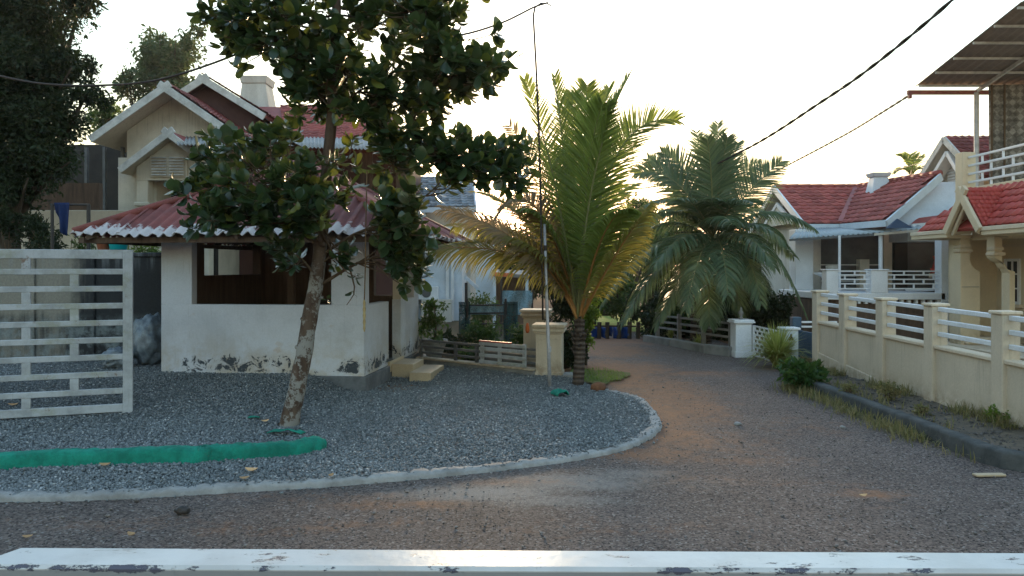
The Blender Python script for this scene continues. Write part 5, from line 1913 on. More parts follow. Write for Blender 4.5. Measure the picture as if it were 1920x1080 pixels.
pv = hz.n('ShaderNodeVolumePrincipled')
pv.inputs['Color'].default_value = (0.96, 0.94, 0.90, 1)
pv.inputs['Density'].default_value = 0.0004
pv.inputs['Anisotropy'].default_value = 0.55
hz.l(pv.outputs[0], hz.out.inputs['Volume'])
tag(MB().box(-181, 181, -61, 181, -1.1, 13.5).build('haze', hz.m), kind='stuff')

# big dark tree at the upper left
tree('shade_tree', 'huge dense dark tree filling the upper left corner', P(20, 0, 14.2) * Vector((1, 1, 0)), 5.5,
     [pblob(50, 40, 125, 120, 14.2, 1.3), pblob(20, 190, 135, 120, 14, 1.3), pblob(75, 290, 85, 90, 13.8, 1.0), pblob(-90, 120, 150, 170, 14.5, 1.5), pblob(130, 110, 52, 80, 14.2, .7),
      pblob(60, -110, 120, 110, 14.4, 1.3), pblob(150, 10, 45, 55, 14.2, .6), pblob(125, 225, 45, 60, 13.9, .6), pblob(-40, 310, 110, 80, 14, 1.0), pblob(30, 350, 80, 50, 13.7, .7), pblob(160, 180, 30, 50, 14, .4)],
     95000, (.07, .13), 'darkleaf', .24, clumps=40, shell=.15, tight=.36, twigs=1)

# plants, towel, pots behind the boundary wall
for px, py, Y, r, h0, n, lab, m in [(30, 445, 13.2, .55, 2.5, 2200, 'tangled shrub over the boundary wall at the far left', 'darkleaf'),
                               (85, 452, 13.0, .34, 2.25, 900, 'thin-leaved shrub over the wall left of the navy towel', 'darkleaf'),
                               (150, 458, 12.9, .22, 2.12, 500, 'light green plant over the wall right of the navy towel', 'backleaf'),
                               (265, 452, 12.8, .26, 2.15, 700, 'grassy green plant over the wall under the red roof corner', 'brightleaf')]:
    b = P(px, 0, Y)
    t = thing('wall_shrub', lab, 'shrub', (b.x, b.y, 0))
    mb = MB()
    for k in range(6):
        mb.tube(curve_pts([(b.x + random.uniform(-.1, .1), b.y, 0), (b.x + random.uniform(-.2, .2), b.y, h0 * .6), (b.x + random.uniform(-r, r), b.y + random.uniform(-.2, .2), h0)], 5), [.02, .018, .014, .01, .007, .004], 5)
    mb.build('stem', M['twig'], t, smooth=True)
    leaf_cloud('foliage', [(b.x, b.y, h0 - .15, r, .3, .32), (b.x + r * .4, b.y, h0 - .3, r * .7, .3, .3)], n, (.06, .12), M[m], t, 12, aspect=.3)
fr_ = thing('pipe_frame', 'thin dark pipe frame standing over the boundary wall', 'frame', P(166, 460, 12.6))
MB().tube([P(166, 0, 12.6) * Vector((1, 1, 0)), P(166, 384, 12.6)], .03, 8).build('post', M['darkiron'], fr_)
MB().tube([P(98, 0, 12.6) * Vector((1, 1, 0)), P(98, 384, 12.6)], .025, 8).build('post', M['darkiron'], fr_)
MB().tube([P(95, 384, 12.6), P(168, 384, 12.6)], .02, 8).build('crossbar', M['darkiron'], fr_)
V, Fq = [], []
for i in range(13):
    for j in range(13):
        t, s = i / 12, j / 12
        x = 101 + 29 * t + (5 * s * (1 - t) - 2 * s * t)
        q = P(x, 380 + (62 - 26 * (t - .75) ** 2 * 3) * s, 12.55)
        q.y += .035 * math.sin(t * 11) * (.3 + s)
        V.append(tuple(q))
for i in range(12):
    for j in range(12):
        q = i * 13 + j
        Fq.append((q, q + 1, q + 14, q + 13))
off = np.array(P(115, 380, 12.55))
me = np_mesh('towel', np.array(V) - off, np.array(Fq), M['navy_cloth'], None, None, True)
o = link_mesh('towel', me, None, Matrix.Translation(Vector(off)))
o.modifiers.new('thick', 'SOLIDIFY').thickness = .012
tag(o, 'navy blue towel hanging from the pipe frame above the boundary wall', 'towel')
c = P(222, 466, 12.08)
mb = MB().lathe((c.x, c.y, 1.872), [(.10, 0), (.115, .02), (.15, .20), (.158, .205), (.158, .215), (.14, .215), (.12, .04)], 18)
tag(mb.build('bucket', M['turq'], smooth=True, origin=(c.x, c.y, 1.872)), 'turquoise plastic bucket on top of the boundary wall', 'bucket')
c = P(194, 466, 12.1)
mb = MB().lathe((c.x, c.y, 1.872), [(.07, 0), (.075, .02), (.10, .15), (.11, .155), (.11, .175), (.09, .17), (.08, .05)], 14)
tag(mb.build('flower_pot', M['terracotta'], smooth=True, origin=(c.x, c.y, 1.872)), 'terracotta flower pot beside the turquoise bucket', 'flower pot')

# ------------------------------------------------------------------ right: cream compound wall
YS = [12.0, 11.05, 9.96, 8.82, 7.6, 6.3]
def zo(y): return (y - 12.0) * .0155
cw = thing('compound_wall', 'cream compound wall with square posts and white pipe rails along the right verge', 'wall', (wall_x(12.0), 12.0, 0))
wd = Vector((.0159, -1, 0)).normalized()
wq = Vector((1, .0159, 0)).normalized()      # towards the house
def wpt(y): return Vector((wall_x(y), y, zo(y)))
pw = .18
for i, y in enumerate(YS):
    o = wpt(y)
    po = MB().obox(o, wd, wq, -pw / 2, pw / 2, -.03, pw - .03, -.2, 1.25).build('post', M['cream_wall'], cw, bevel=.006)
    MB().obox(o, wd, wq, -pw / 2 - .018, pw / 2 + .018, -.048, pw - .012, 1.251, 1.285).build('cap', M['cream_cap'], po, bevel=.008)
    if i == len(YS) - 1:
        break
    a, b = o, wpt(YS[i + 1])
    def q(s, w, z):
        p = a.lerp(b, s)
        return p + wq * w + Vector((0, 0, z))
    e = pw / 2 / (b - a).length
    def seg(mb, w0, w1, z0, z1, z2=None):
        z2 = z1 if z2 is None else z2
        return mb.hexa([q(e, w0, z0), q(1 - e, w0, z0), q(1 - e, w1, z0), q(e, w1, z0)], [q(e, w0, z1), q(1 - e, w0, z2), q(1 - e, w1, z2), q(e, w1, z1)])
    pa, pb = .33 - .055 * (12 - y), .33 - .055 * (12 - YS[i + 1])
    seg(MB(), .012, .13, -.2, .772).build('wall_panel', M['cream_wall'], cw)
    seg(MB(), -.012, .0115, -.2, max(pa, .12), max(pb, .12)).build('plinth', M['cream_wall'], cw, bevel=.006)
    seg(MB(), -.018, .15, .773, .815).build('coping', M['cream_cap'], cw, bevel=.008)
    for z in (.94, 1.08, 1.22):
        MB().beam(q(e, .05, z), q(1 - e, .05, z), .042, .05).build('rail', M['white'], cw, bevel=.006)

# lane gate group beyond the wall
pillar('lane_pillar', 'white square gate pillar with a small finial beside the perforated gate', Vector((4.22, 14.25, 0)), .30, .60, [(.02, .02), (.05, .03), (.035, .03)], 'white', .05, True, False)
lg = thing('perforated_gate', 'white gate pierced with rows of slots between the lane pillars', 'gate', (4.42, 14.0, 0))
ga, gb = Vector((4.40, 14.1, .04)), Vector((4.47, 12.75, .04))
gd = (gb - ga)
gL = gd.length
gd.normalize()
hh = .53
for z in np.linspace(0, hh, 8):
    MB().beam(ga + gd * .03 + Vector((0, 0, z)), gb - gd * .03 + Vector((0, 0, z)), .010, .030).build('bar', M['white'], lg)
for s in (0, .93, gL - .03):
    MB().beam(ga + gd * (s + .015) + Vector((0, 0, -.013)), ga + gd * (s + .015) + Vector((0, 0, hh + .013)), .034, .04, up=gd).build('upright', M['white'], lg)
mb = MB()
for k in range(7):
    z = k * hh / 7
    s = .10 + (.105 if k % 2 else 0)
    while s < gL - .08:
        mb.beam(ga + gd * s + Vector((0, 0, z + .015)), ga + gd * s + Vector((0, 0, z + hh / 7 - .015)), .008, .06, up=gd)
        s += .21
tag(mb.build('slot_web', M['white'], lg), kind='stuff')
wp = thing('white_gatepost', 'white gatepost with a small brown figure emblem behind the pale tuft', 'gatepost', (4.62, 12.85, 0))
MB().box(4.50, 4.74, 12.8, 13.02, -.05, .60).build('shaft', M['bluewhite'], wp, bevel=.006)
MB().box(4.47, 4.77, 12.77, 13.05, .601, .64).build('cap', M['white'], wp, bevel=.008)
em = MB()
em.slab([(4.575, 12.788, .43), (4.655, 12.788, .43), (4.66, 12.788, .45), (4.635, 12.788, .49), (4.632, 12.788, .52), (4.618, 12.788, .545), (4.603, 12.788, .52), (4.60, 12.788, .49), (4.572, 12.788, .45)], (0, -1, 0), .008)
em.build('emblem', M['rust'], wp)
bp = thing('blue_gate', 'blue-grey painted steel gate leaf with a dark blue post at the wall end', 'gate', (4.9, 13.4, 0))
MB().box(4.83, 4.98, 13.3, 13.45, 0, .78).build('post', M['bluepaint'], bp, bevel=.006)
MB().hexa([(4.90, 13.25, 0.03), (4.94, 13.25, .03), (4.97, 12.72, .03), (4.93, 12.72, .03)][::-1], [(4.90, 13.25, .56), (4.94, 13.25, .56), (4.97, 12.72, .56), (4.93, 12.72, .56)][::-1]).build('leaf', M['bluepaint'], bp)
MB().box(4.99, 5.6, 13.32, 13.36, .03, .5).build('leaf', M['bluepaint'], bp)
for z in (.6, .68):
    MB().box(4.99, 5.6, 13.32, 13.36, z, z + .03).build('bar', M['white'], bp)
lw = thing('bed_kerb', 'low grey bed wall along the far side of the lane under the grey-green palm', 'kerb wall', G(1290, 648))
k0, k1, k2, k3 = G(1205, 640), G(1255, 648), G(1320, 662), G(1366, 668)
for a, b, h in ((k0, k1, .14), (k1, k2, .15), (k2, k3, .17)):
    d = (b - a).normalized()
    n = Vector((-d.y, d.x, 0))
    if n.y < 0: n = -n
    MB().obox(a, d, n, .004, (b - a).length - .004, 0, .14, -.05, h).build('kerb_block', M['old_concrete'], lw, bevel=.012)
rf_ = thing('rail_fence', 'old whitish three-rail fence in the shade under the grey-green palm', 'fence', (3.7, 15.4, 0))
ra, rb = Vector((3.2, 17.0, 0)), Vector((4.12, 14.55, 0))
for z in (.32, .45, .58):
    MB().beam(ra + Vector((0, 0, z)), rb + Vector((0, 0, z)), .035, .04).build('rail', M['old_concrete'], rf_)
for s in (0, .33, .66, 1):
    c = ra.lerp(rb, s)
    MB().box(c.x - .04, c.x + .04, c.y - .04, c.y + .04, -.05, .66).build('post', M['old_concrete'], rf_)

# ------------------------------------------------------------------ right: porch house with red roof
ph = thing('porch_house', 'white house with a red tiled roof, flared chimney and railed porch beyond the compound wall', 'house', (7.5, 18, 0))
bud2 = [300]
RZ, EZ2 = 3.68, 2.64
s1 = [Vector((6.8, 18, EZ2)), Vector((7.63, 18, EZ2)), Vector((8.9, 20, RZ)), Vector((6.8, 20, RZ))]
ro1 = plane_roof(ph, s1, .09, M['redtile'])
Vd = s1[3] - s1[0]
tile_roof(ro1, s1[0] + Vector((0, -.02, .012)), (1, 0, 0), Vd, 2.1, Vd.length, .20, .205, M['redtile'], clip=lambda u, v: u < .83 + 1.27 * v / Vd.length, budget=bud2)
plane_roof(ph, [Vector((6.8, 20, RZ)), Vector((9.2, 20, RZ)), Vector((9.2, 22, EZ2)), Vector((6.8, 22, EZ2))], .09, M['redtile'])
ed = Vector((.194, -1, 0)).normalized()
ridge_e = Vector((8.9, 20, RZ)) + ed * 2.95
eave_e = Vector((7.63, 18, EZ2)) + ed * 1.68
s2 = [Vector((7.63, 18, EZ2)), eave_e, ridge_e, Vector((8.9, 20, RZ))]
up = (Vector((8.9, 20, RZ)) - Vector((7.63, 18, EZ2)))
up = up - ed * up.dot(ed)
ro2 = plane_roof(ph, s2, .09, M['redtile'])
O2 = Vector((7.63, 18, EZ2)) - ed * 2.2
du0 = 2.2
rl = up.length
r_off = (Vector((8.9, 20, RZ)) - Vector((7.63, 18, EZ2))).dot(ed)
rE, eE = du0 + (ridge_e - Vector((7.63, 18, EZ2))).dot(ed), du0 + 1.68
tile_roof(ro2, O2 + Vector((-.01, 0, .012)), ed, up, 5, rl, .20, .205, M['redtile'],
          clip=lambda u, v: u > du0 + r_off * v / rl and u < eE + (rE - eE) * v / rl - .04, budget=bud2)
# valley strip, ridge tiles
MB().beam(Vector((7.63, 17.98, EZ2 + .05)), Vector((8.9, 19.98, RZ + .05)), .11, .05).build('valley_strip', M['redtile_old'], ph)
for a, b in ((Vector((6.78, 20, RZ + .045)), Vector((8.9, 20, RZ + .045))), (Vector((8.9, 20, RZ + .045)), ridge_e + Vector((0, 0, .045)))):
    n = int((b - a).length / .28)
    for i in range(n):
        MB().tube([a.lerp(b, i / n), a.lerp(b, (i + 1.04) / n)], [.062, .07], 8).build('ridge_tile', M['redtile'], ph, smooth=True)
# left gable facing the lane
for yy in (18, 22):
    a_, b_ = Vector((6.81, 20, RZ - .115)), Vector((6.81, yy, EZ2 - .115))
    w_ = Vector((.25, 0, 0))
    plane_roof(ph, [a_, b_, b_ + w_, a_ + w_] if yy == 18 else [a_, a_ + w_, b_ + w_, b_], .015, M['housewhite'], 'soffit')
for z0, yy in ((0, 18), (0, 22)):
    MB().beam(Vector((6.77, 20, RZ + .0)), Vector((6.77, yy, EZ2 - .02)) + Vector((0, -.06 if yy < 20 else .06, -.03)), .05, .17, up=(0, 0, 1)).build('bargeboard', M['white'], ph, bevel=.006)
for yy in (18.9, 21.1):
    MB().beam(Vector((6.86, 20, RZ - .42)), Vector((6.86, yy, RZ - .96)), .05, .11).build('inner_bargeboard', M['white'], ph, bevel=.006)
g = [(7.05, 18.15, 0), (7.05, 21.85, 0), (7.05, 21.85, EZ2 - .05), (7.05, 20, RZ - .1), (7.05, 18.15, EZ2 - .05)]
MB().slab(g, (-1, 0, 0), .2).build('gable_wall', M['housewhite'], ph)
MB().slab([(7.03, 19.25, RZ - .78), (7.03, 20.75, RZ - .78), (7.03, 20, RZ - .42)], (-1, 0, 0), .03).build('gable_louvre', M['darkgrey'], ph)
MB().box(7.0, 7.045, 18.6, 19.0, 1.4, 2.3).build('side_window', M['pane'], ph)
MB().slab([(6.86, 19.0, RZ - .97), (6.86, 21.0, RZ - .97), (6.86, 20, RZ - .47)], (-1, 0, 0), .02).build('gable_panel', M['beige'], ph)
# right wing gable end (towards the viewer), soffit and barge
d = (ridge_e - eave_e)
MB().beam(eave_e - d * .03 + ed * .02 + Vector((0, 0, -.06)), ridge_e + d * .02 + ed * .02 + Vector((0, 0, -.06)), .05, .17, up=(0, 0, 1)).build('bargeboard', M['bluewhite'], ph, bevel=.006)
back = -ed * .35
q0, q1 = eave_e + back + Vector((.1, 0, -.12)), ridge_e + back + Vector((0, 0, -.12))
MB().slab([q0, Vector((q0.x + 2.2, q0.y, q0.z)), Vector((q1.x + .6, q1.y, q1.z)), q1], (0, -1, 0), .1).build('wing_gable', M['bluewhite'], ph)
MB().slab([P(1662, 428, 16.0), P(1712, 427, 16.0), P(1683, 410, 16.2)], (0, -1, 0), .05).build('gable_fill', M['navy'], ph)
a0, a1, b1, b0 = P(1709, 419, 16.6), P(1766, 414, 16.6), P(1766, 376, 17.6), P(1748, 384, 17.6)
lo = plane_roof(ph, [a0, a1, b1, b0], .06, M['redtile'])
MB().beam(a0 + Vector((0, -.02, -.05)), a1 + Vector((0, -.02, -.05)), .04, .08).build('fascia', M['white'], ph)
MB().box(a0.x, a1.x + .3, 16.75, 17.6, 2.2, a0.z - .06).build('lower_wall', M['housewhite'], ph)
# fascia and sheet awning over the porch
MB().beam(Vector((6.8, 17.96, EZ2 - .07)), Vector((7.61, 17.96, EZ2 - .07)), .04, .14).build('fascia', M['bluewhite'], ph)
MB().beam(Vector((7.61, 17.94, EZ2 - .07)), eave_e + Vector((-.03, 0, -.07)), .04, .14).build('fascia', M['bluewhite'], ph)
corr('awning_sheet', (6.1, 17.0, 2.27), (7.75, 16.55, 2.37), (6.7, 18.0, 2.55), (7.62, 17.9, 2.55), .10, .016, 'bluesheet', ph)
corr('awning_sheet', (7.76, 16.55, 2.375), (8.6, 16.15, 2.45), (7.70, 17.85, 2.55), (8.75, 16.6, 2.55), .10, .016, 'bluesheet', ph)
MB().beam((6.1, 17.02, 2.235), (7.75, 16.57, 2.335), .04, .05).build('awning_bearer', M['darkgrey'], ph)
MB().beam((7.76, 16.57, 2.338), (8.6, 16.17, 2.413), .04, .05).build('awning_bearer', M['beige'], ph)
# porch
PF = 1.12
MB().box(6.35, 11, 15.75, 18.3, 0, .98).build('porch_base', M['brown'], ph)
MB().box(6.3, 8.75, 15.6, 18.29, .982, PF).build('porch_slab', M['white'], ph, bevel=.01)
for i in range(12):
    x = 7.0 + i * .145
    MB().box(x, x + .05, 15.64, 15.72, .90, .98).build('dentil', M['white'], ph)
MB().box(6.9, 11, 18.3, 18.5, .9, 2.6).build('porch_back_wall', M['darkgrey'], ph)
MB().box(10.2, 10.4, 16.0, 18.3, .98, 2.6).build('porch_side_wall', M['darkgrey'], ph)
MB().box(6.45, 6.86, 17.6, 18.0, 1.12, 2.5).build('porch_column', M['white'], ph, bevel=.01)
MB().box(6.40, 6.62, 17.62, 18.4, .0, .98).build('porch_return', M['housewhite'], ph)
MB().box(8.72, 8.92, 18.15, 18.295, 1.12, 2.55).build('door_frame', M['beige'], ph)
MB().box(9.02, 9.32, 18.22, 18.296, 1.12, 2.4).build('door', M['dark'], ph)
MB().box(8.10, 8.32, 18.0, 18.2, 1.12, 1.82).build('inner_pillar', M['beige'], ph)
for z in (1.3, 1.42, 1.54, 1.68):
    MB().box(7.2, 8.1, 18.08, 18.12, z, z + .025).build('inner_rail', M['barge'], ph)
    MB().box(8.32, 8.72, 18.08, 18.12, z, z + .025).build('inner_rail', M['barge'], ph)
for px, r in ((1574, .028), (1651, .042)):
    x = (px - 960) / F * 16.6
    MB().tube([(x, 16.6, PF), (x, 16.6, 2.32)], r, 10).build('awning_post', M['white'], ph)
def X15(px): return (px - 960) / F * 15.62
for p0, p1 in ((1549, 1571), (1633, 1664)):
    MB().box(X15(p0), X15(p1), 15.6, 15.85, PF + .001, 1.575).build('baluster_pier', M['white'], ph, bevel=.006)
    MB().box(X15(p0) - .02, X15(p1) + .02, 15.58, 15.87, 1.576, 1.60).build('pier_cap', M['white'], ph, bevel=.006)
for p0, p1 in ((1571, 1633), (1664, 1772)):
    zz = [1.19, 1.29, 1.38, 1.47, 1.545]
    for z in zz:
        MB().box(X15(p0), X15(p1), 15.70, 15.735, z, z + .025).build('rail', M['white'], ph)
    for k in range(4):
        n = int((p1 - p0) / 38)
        for i in range(n + 1):
            x = X15(p0) + .17 + (.2 if k % 2 else 0) + i * .4
            if x < X15(p1) - .06:
                MB().box(x, x + .025, 15.70, 15.735, zz[k] + .026, zz[k + 1] - .001).build('spacer', M['white'], ph)
MB().box(X15(1764), X15(1781), 15.6, 15.85, 0, 2.5).build('porch_column', M['white'], ph, bevel=.008)
chimney(ph, None, 18.6, 1636, 1673, 1642, 1668, 362, 331, 323, 'bluewhite', .42)
b = thing('washbasin', 'white pedestal washbasin standing in the shaded porch', 'washbasin', (6.95, 17.3, PF))
MB().lathe((7.0, 17.35, PF), [(.05, 0), (.055, .05), (.045, .25), (.06, .3), (.2, .36), (.22, .38), (.22, .40), (.17, .39)], 14).build('bowl', M['white'], b, smooth=True)
c_ = thing('water_drum', 'pale drum standing on the porch beside the washbasin', 'drum', (7.25, 17.6, PF))
MB().lathe((7.3, 17.6, PF), [(.14, 0), (.15, .02), (.15, .5), (.155, .52), (.155, .55), (.1, .56)], 14).build('body', M['housewhite'], c_, smooth=True)

# ------------------------------------------------------------------ upper gabled house behind
uh = thing('upper_house', 'off-white house with a steep gable and louvred vent rising behind the cream balcony', 'house', (10.9, 19, 0))
GX, ZA, ZF = 10.6, 4.81, 3.70
front = [Vector((GX, 17.55, ZF)), Vector((15, 17.55, ZF)), Vector((15, 18.93, ZA)), Vector((GX, 18.93, ZA))]
uf = plane_roof(uh, front, .09, M['redtile_old'])
tile_roof(uf, front[0] + Vector((0, 0, .012)), (1, 0, 0), front[3] - front[0], 3.2, (front[3] - front[0]).length, .17, .15, M['redtile_old'], kind='roll', limit=250)
plane_roof(uh, [Vector((GX, 18.93, ZA)), Vector((15, 18.93, ZA)), Vector((15, 20.45, ZF)), Vector((GX, 20.45, ZF))], .09, M['redtile_old'])
for yy in (17.5, 20.45):
    MB().beam(Vector((GX - .03, 18.93, ZA - .04)), Vector((GX - .03, yy, ZF - .05)), .05, .16).build('bargeboard', M['barge'], uh, bevel=.006)
for yy in (17.5, 20.45):
    a_, b_ = Vector((GX + .01, 18.93, ZA - .11)), Vector((GX + .01, yy, ZF - .11))
    w_ = Vector((.33, 0, 0))
    plane_roof(uh, [a_, b_, b_ + w_, a_ + w_] if yy < 18 else [a_, a_ + w_, b_ + w_, b_], .015, M['beige'], 'soffit')
for yy in (18.2, 19.75):
    MB().beam(Vector((GX + .12, 18.85, ZA - .38)), Vector((GX + .12, yy, ZF + .02)), .3, .11).build('inner_bargeboard', M['white'], uh, bevel=.006)
MB().slab([(10.95, 17.95, 0), (10.95, 20.1, 0), (10.95, 20.1, ZF), (10.95, 18.93, ZA - .1), (10.95, 17.95, ZF)], (-1, 0, 0), .25).build('gable_wall', M['housewhite'], uh)
lv = MB().box(10.90, 10.945, 18.55, 19.35, 3.62, 4.2).build('louvre_frame', M['white'], uh)
for k in range(7):
    for y0, y1 in ((18.59, 18.93), (18.97, 19.31)):
        z = 3.66 + k * .073
        MB().hexa([(10.86, y0, z), (10.86, y1, z), (10.9, y1, z + .03), (10.9, y0, z + .03)], [(10.86, y0, z + .014), (10.86, y1, z + .014), (10.9, y1, z + .044), (10.9, y0, z + .044)]).build('louvre_slat', M['white'], lv)
MB().box(10.7, 10.94, 19.62, 19.86, 3.0, 3.62).build('bracket_pier', M['white'], uh, bevel=.01)
MB().box(10.62, 10.98, 19.52, 19.94, 2.86, 2.998).build('bracket_capital', M['white'], uh, bevel=.03)
MB().box(10.76, 10.92, 19.66, 19.82, 2.4, 2.858).build('bracket_stem', M['white'], uh, bevel=.01)
MB().box(10.89, 10.947, 18.3, 19.5, 3.40, 3.52).build('window_head', M['zinc'], uh)

# ------------------------------------------------------------------ right: cream house with balcony
ch = thing('cream_house', 'cream house with red tiled porch roof and railed balcony at the right edge', 'house', (8.8, 13.5, 0))
bud3 = [300]
EY0, EY1 = 15.3, 10.4
E, T_ = 2.33, 3.03
XR = 8.70
GY0, GYA, GY1 = 14.1, 13.57, 13.04
main = [Vector((8, EY0, E)), Vector((8, EY1, E)), Vector((XR, EY1, T_)), Vector((XR, EY0 - .72, T_))]
mr = plane_roof(ch, main, .07, M['redtile_bright'])
Vm = Vector((XR - 8, 0, T_ - E))
def in_main(u, v):
    y = EY0 - u
    f = v / Vm.length
    if y > EY0 - .72 * f - .05:
        return False
    # leave out what the gable covers
    h = E + (T_ - E) * f
    half = (2.97 - h) / .64 * .53
    return abs(y - GYA) > half - .06
tile_roof(mr, main[0] + Vector((-.01, 0, .012)), (0, -1, 0), Vm, EY0 - EY1, Vm.length, .185, .18, M['redtile_bright'], clip=in_main, budget=bud3)
GA = Vector((7.93, GYA, 2.97))
for yy, nm in ((GY0, 1), (GY1, -1)):
    foot = Vector((7.93, yy, E))
    bk = Vector((XR - 7.93, 0, 0))
    pl = plane_roof(ch, [GA, GA + bk, foot + bk * .12, foot], .06, M['redtile_bright'])
    sh_ = Vector((.02, 0, -.085))
    plane_roof(ch, [GA + sh_, GA + sh_ + Vector((.5, 0, 0)), foot + sh_ + Vector((.4, 0, 0)), foot + sh_], .015, M['cream'], 'soffit')
    if nm < 0:
        Vg = GA - foot
        tile_roof(pl, foot + Vector((0, -.012, .012)), (1, 0, 0), Vg, bk.x, Vg.length, .085, .10, M['redtile_bright'], kind='roll', clip=lambda u, v: u < .10 + .69 * v / Vg.length, budget=bud3)
    dv = (foot - GA).normalized()
    n = Vector((0, -dv.z, dv.y))
    if n.z < 0: n = -n
    MB().beam(GA + Vector((-.04, 0, .01)) - n * .055 - dv * .11 + Vector((.004 * nm, 0, 0)), foot + Vector((-.04 + .004 * nm, 0, .01)) - n * .055 + dv * .05, .06, .14, up=n).build('bargeboard', M['cream'], ch, bevel=.006)
    dd = foot + Vector((.04, 0, -.02)) - n * .15
    MB().beam(GA + Vector((.02, 0, -.02)) - n * .15, dd, .05, .06, up=n).build('inner_bargeboard', M['cream'], ch, bevel=.006)
for y0, y1 in ((EY0 + .05, GY0 - .02), (GY1 + .02, EY1)):
    MB().box(7.92, 7.99, y1, y0, E - .15, E - .005).build('fascia', M['cream'], ch, bevel=.006)
    MB().box(7.90, 7.919, y1, y0, E - .075, E - .01).build('gutter_lip', M['cream_cap'], ch, bevel=.004)
MB().slab([(8.38, GY0 - .02, E - .2), (8.38, GY1 + .02, E - .2), (8.38, GY1 + .02, E), (8.38, GYA, 2.9), (8.38, GY0 - .02, E)], (-1, 0, 0), .08).build('gable_wall', M['cream'], ch)
lv = MB().box(8.345, 8.377, GYA - .32, GYA - .02, 2.26, 2.52).build('louvre_frame', M['white'], ch)
for k in range(5):
    z = 2.285 + k * .045
    MB().hexa([(8.32, GYA - .30, z), (8.32, GYA - .04, z), (8.345, GYA - .04, z + .02), (8.345, GYA - .30, z + .02)], [(8.32, GYA - .30, z + .01), (8.32, GYA - .04, z + .01), (8.345, GYA - .04, z + .03), (8.345, GYA - .30, z + .03)]).build('louvre_slat', M['bluewhite'], lv)
MB().box(8.0, 9.4, EY1, GY1 - .02, E - .16, E - .10).build('porch_ceiling', M['cream'], ch)
MB().box(8.0, 9.4, GY0 + .02, EY0, E - .16, E - .10).build('porch_ceiling', M['cream'], ch)
MB().box(8.42, 9.4, GY1 - .015, GY0 + .015, E - .16, E - .10).build('porch_ceiling', M['cream'], ch)
# walls
MB().box(9.4, 9.6, 10.2, 16.2, 0, 2.98).build('wall', M['cream'], ch)
MB().box(8.55, 9.4, 15.0, 15.15, 0, 2.16).build('side_wall', M['cream'], ch)
MB().box(8.62, 9.4, 10.2, 13.0, 2.52, 2.96).build('parapet', M['cream'], ch)
# window with panes
wy0, wy1, wz0, wz1 = 14.28, 14.72, .95, 1.80
fw = MB()
for y0, y1, z0, z1 in ((wy0, wy0 + .05, wz0, wz1), (wy1 - .05, wy1, wz0, wz1), (wy0 + .05, wy1 - .05, wz0, wz0 + .05), (wy0 + .05, wy1 - .05, wz1 - .05, wz1)):
    fw.box(9.36, 9.40, y0, y1, z0, z1)
wf = fw.build('window', M['white'], ch)
MB().box(9.392, 9.398, wy0 + .05, wy1 - .05, wz0 + .05, wz1 - .05).build('pane', M['pane'], wf)
ym = (wy0 + wy1) / 2
MB().box(9.37, 9.39, ym - .015, ym + .015, wz0 + .05, wz1 - .05).build('mullion', M['white'], wf)
for z in (1.23, 1.50):
    MB().box(9.372, 9.388, wy0 + .05, ym - .016, z, z + .025).build('glazing_bar', M['white'], wf)
    MB().box(9.372, 9.388, ym + .016, wy1 - .05, z, z + .025).build('glazing_bar', M['white'], wf)
MB().box(9.33, 9.40, wy0 - .05, wy1 + .05, wz0 - .06, wz0 - .004).build('window_sill', M['cream_cap'], ch)
MB().box(9.385, 9.399, 10.4, 14.9, 2.02, 2.07).build('wall_band', M['cream_cap'], ch)
# piers with scrolled shoulders
def scroll_pier(y, x0, x1, xn, zsh, dep, wide=True):
    def q(x, z): return (x, y, z)
    pts = [q(x0, .22), q(x1, .22), q(x1, zsh)]
    for i in range(7):
        t = i / 6 * math.pi / 2
        pts.append(q(x1 - .03 - (x1 - xn - .03) * math.sin(t), zsh + .03 + (.24) * (1 - math.cos(t))))
    pts += [q(xn, zsh + .30), q(xn, 2.17), q(x0, 2.17)]
    return MB().slab(pts, (0, -1, 0), dep).build('scroll_pier', M['cream'], ch, bevel=.005)
def X14(px, y): return (px - 960) / F * y
ya = 14.2
scroll_pier(ya, X14(1801, ya), X14(1838, ya), X14(1819, ya), P(0, 510, ya).z, .35)
for z, e in ((P(0, 470, ya).z, .035), (P(0, 462, ya).z, .02)):
    MB().box(X14(1801, ya) - e, X14(1819, ya) + e, ya - e, ya + .2, z - .03, z + .03).build('capital', M['cream_cap'], ch, bevel=.012)
MB().box(X14(1801, ya) + .02, X14(1838, ya) - .02, ya - .006, ya, P(0, 538, ya).z - .006, P(0, 538, ya).z + .006).build('groove_moulding', M['old_concrete'], ch)
yb = 13.25
zs_ = P(0, 510, yb).z
pts = [(X14(1901, yb), yb, zs_)]
for i in range(7):
    t = i / 6 * math.pi / 2
    pts.append((X14(1899, yb) - (X14(1899, yb) - X14(1878, yb)) * math.sin(t), yb, zs_ + .02 + .2 * (1 - math.cos(t))))
for i in range(7):
    t = (1 - i / 6) * math.pi / 2
    pts.append((X14(1899, yb) - .09 - (X14(1899, yb) - X14(1878, yb) - .08) * math.sin(t) * .9, yb, zs_ + .0 + .16 * (1 - math.cos(t))))
pts = [(X14(1893, yb), yb, .22), (X14(1903, yb), yb, .22), (X14(1903, yb), yb, zs_)] + [(X14(1900, yb) - (X14(1900, yb) - X14(1879, yb)) * math.sin(i / 6 * 1.5708), yb, zs_ + .02 + .2 * (1 - math.cos(i / 6 * 1.5708))) for i in range(7)] + \
      [(X14(1879, yb), yb, 2.17), (X14(1865, yb), yb, 2.17), (X14(1865, yb), yb, zs_ + .25), (X14(1872, yb), yb, zs_ + .19), (X14(1884, yb), yb, zs_ + .14), (X14(1893, yb), yb, zs_ - .02)]
MB().slab(pts, (0, -1, 0), .22).build('scroll_pier', M['cream'], ch)
